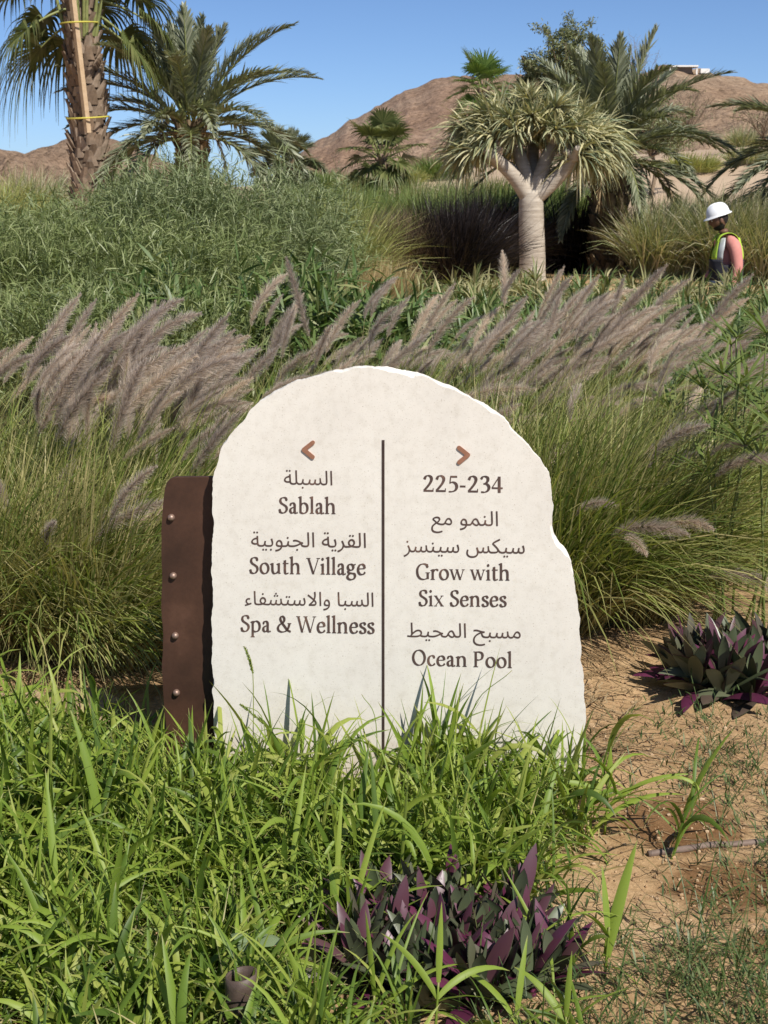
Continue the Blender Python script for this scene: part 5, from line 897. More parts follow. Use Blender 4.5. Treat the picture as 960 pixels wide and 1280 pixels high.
# ------------------------------------------------------------------ shrubs and far grasses
GB = 'green shrubs on the left'
bush(fx(20, 9.6), 9.6, 1.15, .9, .95, 'bright green narrow-leaved shrub cut by the left edge', GB, 400, 'bush', 3000)
bush(fx(165, 9.2), 9.2, .95, .85, .98, 'bright green narrow-leaved shrub below the left fan palm trunk', GB, 401, 'bush', 3000)
bush(fx(290, 10.4), 10.4, .78, .65, 1.50, 'tall grey-green willowy shrub in front of the left date palm', GB, 402, 'greybush', 2800, up=.9)
bush(fx(60, 12.3), 12.3, 1.3, .9, 1.0, 'grey-tinged green shrub behind, left of the fan palm trunk', GB, 403, 'greybush', 2400)
bush(fx(190, 12.6), 12.6, 1.1, .9, 1.12, 'dense green shrub right of the fan palm trunk foot', GB, 404, 'bush', 2600)
bush(fx(355, 13.0), 13.0, .6, .6, 1.1, 'olive green shrub under the small distant date palm', GB, 405, 'bush', 1500)
bush(fx(330, 8.0), 8.0, .75, .55, .68, 'dark green leafy shrub below the grey-green shrub', GB, 406, 'darkleaf', 1500, leaf=(.09, .15), wid=(.012, .02))
bush(fx(215, 7.4), 7.4, .6, .5, .55, 'low green shrub just above the left plumes', GB, 407, 'bush', 1500)
bush(fx(60, 7.6), 7.6, .8, .5, .6, 'low deep green shrub behind the left plumes', GB, 408, 'bush', 1700)
G2 = 'ornamental grasses on the middle slope'
def T_(px, Y_, *a, **k): return tuft('ornamental_grass', fx(px, Y_), Y_, a[0], 'ornamental grass', G2, *a[1:], **k)
T_(418, 15.0, 'yellow-green fountain grass mound left of the purple grasses', 420, 'yellowgrass', 2600, (.6, 1.4), (.006, .011), .24, lean=(-.03, 0), th=(.02, .6))
T_(395, 17, 'pale straw grass mound beside the grey-green shrub', 421, 'palegrass', 1800, (.5, 1.2), (.006, .011), .35)
T_(455, 13.0, 'dry orange-brown grass tuft under the yellow-green mound', 422, 'drygrass', 2400, (.4, .78), (.004, .008), .30, th=(.05, .5), droop=(.1, .8))
T_(405, 12.6, 'dry brown grass tuft next to the dark green shrub', 423, 'drygrass', 1700, (.35, .72), (.004, .008), .26, th=(.05, .5), droop=(.1, .8))
T_(503, 18.0, 'brown-purple spiky grass ball left of the dark purple mound', 424, 'brownpurple', 2300, (.65, 1.08), (.008, .013), .16, th=(.02, .55), droop=(.3, 1.1), lean=(0, 0))
T_(560, 18.2, 'big dark purple grass mound left of the dragon tree trunk', 425, 'purplegrass', 3800, (.7, 1.3), (.008, .013), .32, th=(.02, .8), droop=(.4, 1.4), lean=(0, 0))
T_(612, 21.6, 'dark purple grass mound just behind the dragon tree trunk', 426, 'purplegrass', 3600, (.7, 1.3), (.008, .013), .32, th=(.02, .8), droop=(.4, 1.4), lean=(0, 0))
T_(712, 23.0, 'black-purple grass mound in the shade between the two trunks', 427, 'purplegrass', 3000, (.7, 1.4), (.010, .016), .35, th=(.05, 1.2), droop=(.4, 1.3))
T_(800, 24.5, 'dark purple grass mound behind the right date palm trunk', 428, 'purplegrass', 2400, (.6, 1.2), (.010, .016), .35, th=(.05, 1.2), droop=(.4, 1.3))
k = 0
for px, Y_, lb in ((395, 25, 'green grass clump below the small fan palm, leftmost of its row'), (440, 24, 'green grass clump below the small fan palm trunk'), (485, 25.5, 'green grass clump right of the small fan palm'), (530, 24, 'green grass clump above the brown-purple grass ball'), (575, 25, 'green grass clump above the dark purple mound'), (622, 23.5, 'green grass clump behind the dragon tree fork')):
    k += 1; T_(px, Y_, lb, 430 + k, 'midgrass', 1900, (.8, 1.5), (.012, .02), .42, lean=(.06, 0))
for px, Y_, lb, mt_, h_ in ((822, 20.5, 'pale feathery grass clump left of the worker', 'palegrass', 1.2), (850, 21.5, 'pale green feathery grass clump behind the worker face', 'palegrass', 1.3), (905, 20.0, 'pale feathery grass clump behind the white helmet', 'palegrass', 1.35), (955, 19.6, 'straw-tipped grass clump behind the worker back', 'palegrass', 1.35), (1000, 20.5, 'straw-tipped grass clump cut by the right edge', 'palegrass', 1.35), (880, 24.5, 'mid green grass clump below the sand bank', 'midgrass', 1.25), (940, 25, 'mid green grass clump under the cut-off palm fronds', 'midgrass', 1.25), (830, 25.5, 'mid green grass clump at the hanging palm fronds', 'midgrass', 1.2)):
    k += 1; T_(px, Y_, lb, 430 + k, mt_, 2000, (h_ * .55, h_), (.010, .017), .42, lean=(.22, 0), mat2='palegrass', frac2=.3)
for px, Y_, lb, mt_, h_ in ((398, 29.5, 'green tall grass at the foot of the sand bank, left end', 'midgrass', 1.25), (432, 30, 'green tall grass hiding the foot of the small fan palm', 'midgrass', 1.2), (505, 29, 'green tall grass at the bare patch of the sand bank', 'midgrass', .95), (640, 29, 'green tall grass behind the dragon tree trunk', 'midgrass', 1.25), (672, 30, 'green tall grass in the gap between the two trunks', 'midgrass', 1.3), (525, 33, 'pale tussock on the sand bank, right of the small fan palm', 'palegrass', .9), (548, 31, 'straw tussock on the sand bank under the dragon tree crown', 'yellowgrass', .95), (580, 32, 'pale green tussock behind the dragon tree, left of the fork', 'palegrass', 1.1), (615, 32, 'straw-green tussock seen under the dragon tree crown', 'yellowgrass', 1.1), (690, 31, 'olive tussock seen through the dragon tree fork', 'midgrass', 1.1), (20, 30, 'yellow-green grass at the left edge below the hills', 'yellowgrass', 1.5), (60, 33, 'dry pale grass left of the fan palm trunk', 'palegrass', 1.4), (160, 32, 'dry pale grass between the fan palm and the date palm', 'palegrass', 1.45), (-20, 26, 'yellow-green grass cut by the left edge', 'yellowgrass', 1.4), (455, 37, 'low pale tussock at the left on the sand bank crest', 'palegrass', .6), (500, 38, 'low straw tussock in the middle of the sand bank crest', 'yellowgrass', .55), (545, 39, 'low green tussock on the sand bank crest below the hill', 'midgrass', .7), (405, 38, 'low green tussock at the hill foot behind the small date palm', 'midgrass', .6), (850, 37, 'low straw tussock on the right sand bank above the worker', 'yellowgrass', .55), (915, 38, 'low pale tussock on the right sand bank near the picture edge', 'palegrass', .5), (908, 62, 'round pale shrub on top of the right sand bank', 'palegrass', 1.2)):
    k += 1; T_(px, Y_, lb, 430 + k, mt_, 1300, (h_ * .5, h_), (.014, .022), .5, lean=(.08, 0))

# ------------------------------------------------------------------ oyster plants
def oyster_leaf(mb, rg, root, az, th, L, wd, droop):
    K = 9; P, T = sweep([root], [dirs(az, th)], L, K, droop)
    S = sides(T, np.array([az]), rg.normal(0, .55)); W = wd / 2 * (np.interp(np.linspace(0, 1, K), [0, .15, .4, .62, .8, .92, 1], [.55, .72, .98, 1, .74, .38, .03]))[None]
    ribbons(mb, P, T, S, W, .2, 0, lift=.0007); ribbons(mb, P, T, S, W, .2, 1, lift=-.0007)
def rosette_mesh(seed, n=18, L=(.10, .165), wd=(.026, .037)):
    rg = rs(seed); mb = MB()
    for k in range(n):
        f = k / (n - 1); az = k * 2.4 + rg.normal(0, .25); th = .12 + 1.05 * f ** 1.3 + rg.normal(0, .08)
        oyster_leaf(mb, rg, (math.cos(az) * .006, math.sin(az) * .006, .02 + .05 * (1 - f)), az, max(.03, th), rg.uniform(*L) * (.62 + .38 * min(1, f * 2.2)), rg.uniform(*wd) * (.75 + .25 * f), rg.uniform(.1, 1.0))
    P = crm([(0, 0, -.03), (.002, 0, .03), (0, .002, .07)], 3); tube(mb, P, .008, 6, m=1)
    return mb.mesh('rosette', [M['oyster_top'], M['oyster_under']])
ROS = [rosette_mesh(500 + k) for k in range(5)]
ROSL = [rosette_mesh(510 + k, 20, (.14, .21), (.034, .047)) for k in range(3)]
def oyster(x, y, spots, protos, label, seed, sc=(.85, 1.15)):
    rg = rs(seed); t = thing('oyster_plant', (x, y, gz(x, y)), label, 'oyster plant', 'oyster plants beside the sign')
    for (dx, dy) in spots:
        o = link('rosette', protos[int(rg.integers(len(protos)))], t)
        o.location = (dx, dy, gz(x + dx, y + dy) - gz(x, y) - .015); o.rotation_euler = (rg.normal(0, .12), rg.normal(0, .12), rg.uniform(0, 2 * PI)); o.scale = [rg.uniform(*sc)] * 3
    return t
rg = rs(90); sp = []
while len(sp) < 27:
    p = (rg.uniform(-.17, .17), rg.uniform(-.15, .15))
    if (p[0] / .18) ** 2 + (p[1] / .15) ** 2 < 1 and all(math.hypot(p[0] - q[0], p[1] - q[1]) > .046 for q in sp): sp.append(p)
oyster(.115, 2.40, sp, ROS, 'purple and green oyster plant in the foreground below the sign', 91, (.72, .98))
rg = rs(92); sp = []
while len(sp) < 11:
    p = (rg.uniform(-.15, .17), rg.uniform(-.13, .13))
    if (p[0] / .17) ** 2 + (p[1] / .13) ** 2 < 1 and all(math.hypot(p[0] - q[0], p[1] - q[1]) > .07 for q in sp): sp.append(p)
oyster(fx(922, 3.95), 3.95, sp, ROSL, 'large-leaved oyster plant on bare soil right of the sign', 93, (.82, 1.0))

# single broad blades standing apart from the grass mass
def shoot(x, y, label, seed, leaves, stem_h):
    rg = rs(seed); t = thing('grass_shoot', (x, y, gz(x, y)), label, 'grass shoot', 'lone grass shoots round the front oyster plant'); t['kind'] = 'thing'
    mb = MB(); P, T = sweep([[0, 0, 0]], [[.05, 0, 1]], stem_h, 6, .1); tube(mb, P[0], np.linspace(.003, .0016, 6), 6); mb.build('stem', [M['crab']], t)
    for (hf, az, th, L, wd, dr) in leaves:
        mb = MB(); i = min(5, int(hf * 5)); Pl, Tl = sweep(P[0][i:i + 1], dirs(np.array([az]), np.array([th])), L, 10, dr)
        ribbons(mb, Pl, Tl, sides(Tl, np.array([az]), rg.normal(0, .4)), wd / 2 * prof(10, .35, .6, .03)[None], .3); mb.build('blade', [M['crab']], t)
shoot(.368, 2.36, 'tallest broad grass shoot on bare soil right of the front oyster plant', 1, [(.4, .9, .38, .20, .021, .5), (.8, 3.6, .5, .11, .014, 1.4), (.9, 1.8, .25, .12, .012, .6), (.3, 5.2, 1.1, .10, .012, .9)], .09)
shoot(-.02, 2.14, 'broad grass shoot leaning across the left of the front oyster plant', 2, [(.6, 0.4, .75, .18, .011, 1.2), (.9, 1.0, .5, .17, .010, 1.2), (.5, 3.0, .6, .13, .010, 1.2), (1, 2, .2, .13, .01, .5)], .10)
shoot(.075, 2.12, 'pale straight-stemmed grass shoot in front of the oyster leaves', 3, [(.95, .5, .9, .14, .011, 1.4), (.8, 2.6, .6, .13, .010, .9), (1, 1.4, .2, .12, .010, .4)], .13)
shoot(.20, 2.15, 'low arching grass shoot at the right front of the oyster plant', 4, [(.6, .2, 1.0, .19, .016, .9), (.9, 2.5, .7, .15, .012, 1.3), (1, 1.2, .3, .12, .011, .8)], .06)
shoot(.275, 2.15, 'small grass shoot with a folded blade near the bottom edge', 5, [(.6, .2, .7, .13, .012, 1.0), (.9, 2.5, .6, .12, .012, 1.1), (1, 1.2, .2, .10, .010, .6)], .06)
shoot(.455, 2.98, 'weedy grass sprig standing on the soil right of the stone foot', 6, [(.5, .2, 1.0, .18, .012, .9), (.7, .0, .8, .2, .010, 1.0), (.9, 3.2, .9, .14, .012, 1.0), (.6, 5.6, .9, .16, .012, 1.0), (1, 1.2, .1, .09, .013, .2), (.8, 2.6, .6, .12, .010, 1.0)], .10)
# broad-leaved weed in the grass
t = thing('broadleaf_weed', (-.225, 2.26, gz(-.225, 2.26)), 'pale round-leaved weed in the grass beside the brown pipe', 'weed')
mb = MB(); P, T = sweep([[0, 0, 0]], [[.1, .1, 1]], .12, 6, .1); tube(mb, P[0], .0018, 5); mb.build('stem', [M['crab']], t)
mpl = leaf_mat('pale_round_leaf', [(.20, .27, .13), (.24, .31, .16)], trans=.3)
for az, th, L, wd in ((.1, 1.35, .055, .045), (2.6, 1.2, .04, .03), (4.3, 1.3, .035, .028)):
    mb = MB(); Pl, Tl = sweep(P[0][-1:], dirs(np.array([az]), np.array([th])), L, 9, .6); ribbons(mb, Pl, Tl, sides(Tl, np.array([az])), wd / 2 * prof(9, .42, .35, .02)[None], .2); mb.build('leaf', [mpl], t)

# brown pipe stub with wound cord
x0, y0_ = fx(282, 2.13), 2.13; z0 = gz(x0, y0_)
t = thing('pipe_stub', (x0, y0_, z0), 'brown pipe stub with wound cord standing in the grass at the bottom', 'pipe')
mb = MB(); ns = 22; a = np.linspace(0, 2 * PI, ns, endpoint=False); hh = np.array([0, .03, .06, .09, .125, .142])
ri = [(.0215, 1), (.0185, 0)]
Vo = np.stack([np.stack([(.020 + .004 * (h_ / .14)) * np.cos(a) + h_ * .06, (.020 + .004 * (h_ / .14)) * np.sin(a), h_ + (np.cos(a) * .004 if k == len(hh) - 1 else 0 * a)], -1) for k, h_ in enumerate(hh)])
Vi = Vo.copy(); Vi[:, :, 0] = (Vi[:, :, 0] - hh[:, None] * .06) * .88 + hh[:, None] * .06; Vi[:, :, 1] *= .88
V = np.concatenate([Vo, Vi[::-1]]); i = np.arange(V.shape[0] * ns).reshape(-1, ns); j = np.roll(i, -1, 1)
mb.add(V.reshape(-1, 3), quads=np.stack([i[:-1], j[:-1], j[1:], i[1:]], -1).reshape(-1, 4))
pp = mb.build('pipe', rough_mat('brown_pipe', (.06, .04, .032), (.11, .078, .062), 40, rough=.5, bump=.15, bscale=150, spec=.4), t)
mb = MB(); th_ = np.linspace(0, 2 * PI * 3, 80); hz = .025 + .09 * th_ / th_[-1] + .004 * np.sin(th_ * 2.3)
tube(mb, np.stack([(.0225 + .004 * hz / .14) * np.cos(th_) + hz * .06, (.0225 + .004 * hz / .14) * np.sin(th_), hz], -1), .0011, 5)
mb.build('cord', rough_mat('dark_cord', (.03, .022, .018), (.05, .035, .03), 50, bump=0), t)
# irrigation hose lying on the soil
pts = [(810, 1069, 0), (835, 1066, 0), (862, 1059, 0), (890, 1053, 0), (915, 1049, 0), (955, 1046, 0), (1010, 1050, 0)]
cv = []
for px, py, _ in pts:
    d = at(px, py, 1.0) - Vector((0, 0, CAM_Z)); k_ = -CAM_Z / d.z; p = Vector((0, 0, CAM_Z)) + d * k_; cv.append((p.x, p.y, gz(p.x, p.y) + .004))
mb = MB(); cv = crm(cv, 7); tube(mb, cv, .0072, 10)
tag(mb.build('irrigation_hose', rough_mat('dusty_brown_hose', (.13, .09, .07), (.21, .155, .125), 30, rough=.6, bump=.1)), 'dusty brown irrigation hose half buried in the soil', 'hose')

# sandstone rocks at the left edge of the bed
def rock(x, y, s, label, seed, z=0, rz=0):
    rg = rs(seed); v, f = ico(4); v = np.sign(v) * np.abs(v) ** .72
    n = fbm(v[:, 0] * 2 + 5 + seed, v[:, 1] * 2 + v[:, 2] * 1.7 + seed, 4, seed); v = v * (1 + .75 * n[:, None]) + .07 * fbm(v[:, 0] * 9 + seed, v[:, 2] * 9 + v[:, 1] * 7, 3, seed)[:, None]
    mb = MB(); mb.add(v * np.array(s), tris=f)
    o = mb.build('rock', M['sandstone'], loc=(x, y, gz(x, y) + z)); o.rotation_euler = (rg.normal(0, .06), rg.normal(0, .06), rz)
    tag(o, label, 'rock', 'sandstone rocks edging the bed')
M['sandstone'] = rough_mat('tan_sandstone', (.33, .225, .12), (.45, .33, .19), 22, rough=.95, bump=1.0, bscale=38, dist=.02, c3=(.26, .18, .10))
rock(fx(92, 3.66), 3.66, (.09, .08, .05), 'larger tan sandstone rock between grass and steel plate', 1, .012, .5)
rock(fx(8, 3.60), 3.60, (.085, .07, .05), 'tan sandstone rock nearest the left picture edge', 2, .012, -.5)
rock(fx(112, 3.52), 3.50, (.05, .04, .03), 'small sandstone lump in front of the larger rock', 3, .015, .5)

# ------------------------------------------------------------------ trees
def fan_leaf(mb, rg, root, d, pet, blade, nseg=38, droop=1.6, wid=.022, spread=2.0, m=0, mpet=1):
    """A petiole and a fan of blade segments whose ends hang."""
    P, T = sweep([root], [d], pet, 7, rg.uniform(.25, .6)); P, T = P[0], T[0]
    tube(mb, P, np.linspace(.022, .011, 7), 5, cap=False, m=mpet)
    t = T[-1]; up = np.array([0, 0, 1.]); s = nrm(np.cross(t, up)) if abs(t[2]) < .97 else np.array([1., 0, 0]); u = np.cross(s, t)
    a = np.linspace(-spread, spread, nseg) + rg.normal(0, .03, nseg)
    dd = t[None] * np.cos(a)[:, None] + s[None] * np.sin(a)[:, None] + u[None] * (.25 - .25 * np.cos(a))[:, None]
    Ln = blade * (.72 + .28 * np.cos(a * .8)) * rg.uniform(.9, 1.08, nseg)
    K = 8; Pl, Tl = sweep(np.repeat(P[-1:], nseg, 0), dd, Ln, K, 0.0)
    # droop sets in over the outer half
    k = np.linspace(0, 1, K); dr = np.clip((k - .35) / .65, 0, 1) ** 2
    hang = rg.uniform(.6, 1.3, nseg) * droop
    Pl = Pl.copy(); sh = (Ln * .55)[:, None] * dr[None] * hang[:, None] * .5; Pl[:, :, 2] -= sh; back = np.minimum(sh * .45, .9 * (Ln[:, None] * k[None])); Pl[:, :, :2] -= Tl[:, :, :2] * back[..., None]
    S = nrm(np.cross(np.gradient(Pl, axis=1), u[None, None] + np.zeros_like(Pl)))
    ribbons(mb, Pl, Tl, S, wid * np.array([.25, .6, .9, 1, .85, .6, .35, .08])[None] * np.ones((nseg, 1)), .4, m)

def palm_trunk(mb, P, r0, r1, boots, rg, blen=.16, bw=.09, m=0, mb2=1, flare=.35):
    P = np.asarray(P); K = len(P); rad = np.linspace(r0, r1, K); tube(mb, P, rad, 18, m=m)
    L = np.concatenate([[0], np.cumsum(np.linalg.norm(np.diff(P, axis=0), axis=1))])
    for k in range(boots):
        f = (k + rg.random()) / boots * L[-1]; c = np.array([np.interp(f, L, P[:, q]) for q in range(3)]); r_ = np.interp(f, L, rad)
        az = k * 2.39996 + rg.normal(0, .12); o = np.array([math.cos(az), math.sin(az), 0]); sd_ = np.array([-o[1], o[0], 0])
        h_ = blen * rg.uniform(.7, 1.25); w_ = bw * rg.uniform(.8, 1.2); fl = flare * rg.uniform(.5, 1.4)
        b0 = c + o * r_ * .96; up = np.array([0, 0, 1.])
        tip = b0 + up * h_ + o * h_ * fl; lean = sd_ * rg.normal(0, .02)
        V = [b0 - sd_ * w_, b0 + sd_ * w_, tip + sd_ * w_ * .42 + lean, tip - sd_ * w_ * .42 + lean]
        V2 = [v - o * .022 - up * .004 for v in V]; V[0] = V[0] + o * .006; V[1] = V[1] + o * .006
        mid = [(V[0] + V[1]) / 2 + o * .03, (V[2] + V[3]) / 2 + o * .018]
        mb.add(np.array(V + V2 + mid), quads=[(0, 8, 9, 3), (8, 1, 2, 9), (4, 7, 6, 5), (0, 3, 7, 4), (1, 5, 6, 2), (2, 6, 7, 9)], tris=[(3, 9, 7), (0, 4, 5), (0, 5, 8), (1, 8, 5)], m=mb2)

mtr = rough_mat('palm_trunk_fibre', (.10, .07, .045), (.19, .14, .10), 12, bump=.6, bscale=30, dist=.02)
def island_mat(name, cols, rough=.85):
    m, nt, b = mat(name); g = nt.nodes.new('ShaderNodeNewGeometry'); r = ramp(nt, [(i / (len(cols) - 1), c) for i, c in enumerate(cols)]); nt.links.new(g.outputs['Random Per Island'], r.inputs[0])
    tc = nt.nodes.new('ShaderNodeTexCoord'); n = noise(nt, 14, 5, .7, tc.outputs['Object']); rr = ramp(nt, [(.3, (.6, .58, .55)), (.7, (1.1, 1.1, 1.1))]); nt.links.new(n.outputs[0], rr.inputs[0])
    nt.links.new(mixc(nt, 1.0, r.outputs[0], rr.outputs[0], 'MULTIPLY'), b.inputs['Base Color']); b.inputs['Roughness'].default_value = rough; b.inputs['Specular IOR Level'].default_value = .2; return m
mboot = island_mat('palm_leaf_base', [(.16, .115, .08), (.26, .19, .135), (.36, .28, .21), (.22, .15, .10)])
mdboot = island_mat('date_palm_leaf_base', [(.10, .075, .045), (.19, .14, .085), (.28, .21, .13)])
mpet = rough_mat('green_petiole', (.16, .19, .06), (.27, .28, .11), 20, bump=0, rough=.5)

# tall fan palm at the left, propped
YP = 21.0; rg = rs(600)
p0, p1, p2, p3 = at(116, 275, YP), at(110, 150, YP), at(103, 70, YP), at(99, -42, YP)
p0.z = gz(p0.x, YP) - .1
t = thing('fan_palm', p0, 'tall fan palm with a shaggy bare trunk and drooping fronds at the left', 'palm tree')
base = np.array(p0); axis_ = crm([np.array(p0) - base, np.array(p1) - base, np.array(p2) - base, np.array(p3) - base], 8)
mb = MB(); palm_trunk(mb, axis_, .225, .18, 400, rg, .155, .08, flare=.45); mb.build('trunk', [mtr, mboot], t, smooth=False)
top = axis_[-1]
for k in range(32):
    az = k * 2.39996 + rg.normal(0, .2); f = k / 31;
    if f > .2 and abs((az + PI / 2 + PI) % (2 * PI) - PI) < .75: continue
    th = .25 + 1.9 * f ** .8 + rg.normal(0, .1)
    mb = MB(); root = top + np.array([0, 0, .25 - .95 * f]) + np.array([math.cos(az), math.sin(az), 0]) * .12
    fan_leaf(mb, rg, root, dirs(az, min(th, 2.05)), rg.uniform(.55, .85), rg.uniform(.75, .95), 40, 2.1, .020)
    mb.build('frond', [M['fan'], mpet], t)
for k in range(9):                                            # fresh green leaf stalks at the crown's foot, on the sunny side
    az = -PI / 2 + rg.normal(.3, .5); mb = MB(); rr = top + np.array([math.cos(az) * .2, math.sin(az) * .2, -.95 + .2 * rg.random()])
    P, T = sweep([rr], [dirs(az, .22)], .8, 6, -.1); tube(mb, P[0], np.linspace(.03, .018, 6), 6, cap=False); mb.build('leaf_stalk', [mpet], t)
# timber prop strapped to the trunk
a0, a1 = at(88, -25, YP - .42), at(110, 166, YP - .37)
mb = MB(); d = np.array(a1 - a0); tube(mb, np.array([np.array(a0) * (1 - s) + np.array(a1) * s for s in (0, .5, 1)]), .045, 4)
tag(mb.build('timber_prop', rough_mat('raw_timber', (.42, .29, .17), (.54, .40, .26), 18, rough=.75, bump=.1), smooth=False), 'raw timber batten strapped along the tall fan palm trunk', 'timber batten')
my = rough_mat('yellow_strap', (.50, .44, .07), (.58, .51, .10), 30, rough=.6, bump=0)
for (px, py, lb) in ((111, 147, 'yellow strap tying the batten low on the fan palm trunk'), (101, 30, 'yellow strap tying the batten below the fan palm crown')):
    c = np.array(at(px, py, YP)); a = np.linspace(0, 2 * PI, 33); rx, ry = (.27, .40) if py > 100 else (.24, .45)
    mb = MB(); tube(mb, np.stack([c[0] + rx * np.cos(a), c[1] - .06 + ry * np.sin(a), c[2] + .05 * np.sin(a * 1 + 1.0) - .03 * np.cos(a)], -1), .012, 6, cap=False)
    tag(mb.build('strap', my), lb, 'strap', 'yellow straps on the tall fan palm')

def date_frond(rg, root, d, L, droop, nl=74, leaf=.34, wid=.015, side_wind=(0, 0, 0), m='date'):
    mb = MB(); K = 16; P, T = sweep([root], [d], L, K, droop, wind=side_wind); P, T = P[0], T[0]
    tube(mb, P, np.linspace(.022, .004, K), 5, cap=False, m=1)
    s0 = np.linspace(.14, .995, nl); s = np.repeat(s0, 2); sg_ = np.tile([1., -1.], nl); s = np.clip(s + rg.normal(0, .004, len(s)), 0, 1); N = len(s)
    f = s * (K - 1); i = np.minimum(f.astype(int), K - 2); fr = (f - i)[:, None]; ro = P[i] * (1 - fr) + P[i + 1] * fr; t_ = nrm(T[i] * (1 - fr) + T[i + 1] * fr)
    h = nrm(np.cross(t_, np.array([0, 0, 1.]) + 1e-4)); u = np.cross(h, t_)
    an = .62 - .30 * s + rg.normal(0, .07, N)
    ld = nrm(t_ * np.cos(an)[:, None] + h * (sg_ * np.sin(an))[:, None] + u * (rg.normal(.28, .16, N))[:, None])
    Ln = leaf * np.clip(np.sin(np.clip(s * .93 + .08, 0, 1) * PI) ** .55, .3, 1) * rg.uniform(.85, 1.1, N)
    Pl, Tl = sweep(ro, ld, Ln, 4, rg.uniform(.1, .7, N))
    S = nrm(np.cross(Tl, u[:, None] + rg.normal(0, .25, (N, 1, 3))))
    ribbons(mb, Pl, Tl, S, wid * np.array([.55, 1, .75, .06])[None] * np.ones((N, 1)), .3)
    return mb
def date_palm(x, y, ztop, label, seed, n=38, L=(1.7, 2.3), r=.24, leaf=.34, lo=2.0, dead=3, only=None, nm='date_palm', cat='palm tree', droopk=(.9, 1.7)):
    rg = rs(seed); z = gz(x, y); t = thing(nm, (x, y, z), label, cat); H = ztop - z
    mb = MB(); axis_ = crm([(0, 0, -.1), (.02, 0, H * .5), (0, 0, H)], 6)
    palm_trunk(mb, axis_, r * 1.05, r, int(60 + 110 * H), rg, .15, .07, flare=.5); mb.build('trunk', [mtr, mdboot], t, smooth=False)
    for k in range(n):
        f = k / (n - 1); az = k * 2.39996 + rg.normal(0, .15); th = .08 + (lo - .08) * f ** .85 + rg.normal(0, .07)
        if only and not only(az % (2 * PI)): continue
        root = np.array([math.cos(az) * .1, math.sin(az) * .1, H + .22 - .42 * f])
        date_frond(rg, root, dirs(az, th), rg.uniform(*L) * (.60 + .40 * min(1, f * 2.6)), rg.uniform(*droopk) * (.45 + .55 * f + .25 * math.sin(th))).build('frond', [M['date'], mpet], t)
    for k in range(dead):
        az = rg.uniform(-2.6, -.4); mb = MB(); P, T = sweep([[math.cos(az) * r, math.sin(az) * r, H - .15]], dirs(np.array([az]), np.array([1.2])), 1.2, 8, 3.2); tube(mb, P[0], np.linspace(.02, .008, 8), 5)
        nd = 60; s = rg.uniform(.2, 1, nd); i = np.minimum((s * 7).astype(int), 6); Pl, Tl = sweep(P[0][i], nrm(T[0][i] + rg.normal(0, .35, (nd, 3))), .2, 3, .8); ribbons(mb, Pl, Tl, sides(Tl), .006 * np.array([.6, 1, .1])[None] * np.ones((nd, 1)))
        mb.build('dry_frond', [M['litter']], t)
    return t
c = at(238, 158, 21.7); date_palm(c.x, 21.7, c.z, 'young date palm with a full grey-green crown on the left slope', 610, n=42, L=(1.6, 2.15), lo=1.55, droopk=(.9, 1.7), r=.165)
c = at(355, 208, 30.0); date_palm(c.x, 30.0, c.z, 'small date palm partly hidden at the right of the left date palm', 611, n=30, L=(.5, .75), r=.14, dead=0)
c = at(762, 192, 22.2); date_palm(c.x, 22.2, c.z, 'date palm with arching fronds right of the dragon tree', 612, n=42, L=(1.6, 2.2), r=.21, dead=3, lo=1.45, droopk=(.9, 1.7))
c = at(1030, 195, 20.5); date_palm(c.x, 20.5, c.z, 'date palm whose frond ends reach in at the right edge', 613, n=34, L=(1.5, 1.9), r=.25, dead=0)

def small_fan(px, py, Y_, label, seed, n=20, pet=(.35, .6), blade=(.5, .65), mt_='fan', up=.1, hi=1.7, r=.16, droop=1.0):
    rg = rs(seed); c = at(px, py, Y_); z = gz(c.x, Y_); t = thing('fan_palm', (c.x, Y_, z), label, 'palm tree'); H = c.z - z
    mb = MB(); palm_trunk(mb, crm([(0, 0, -.1), (0, 0, H * .5), (0, 0, H)], 5), r * 1.1, r, int(90 * max(H, .5)), rg, .14, .06); mb.build('trunk', [mtr, mboot], t, smooth=False)
    for k in range(n):
        f = k / (n - 1); az = k * 2.39996; th = up + (hi - up) * f + rg.normal(0, .08); mb = MB()
        fan_leaf(mb, rg, np.array([math.cos(az) * .08, math.sin(az) * .08, H + .1 - .3 * f]), dirs(az, th), rg.uniform(*pet), rg.uniform(*blade), 30, droop, .021)
        mb.build('frond', [M[mt_], mpet], t)
small_fan(477, 197, 33, 'small dark fan palm standing alone before the brown hill', 620, 30, (.25, .7), (.45, .62), hi=2.3, r=.10)
small_fan(604, 112, 46, 'bright green fan palm rising behind the dragon tree', 621, 26, (.3, .75), (.62, .8), 'fanbright', .05, 1.9, droop=.8)

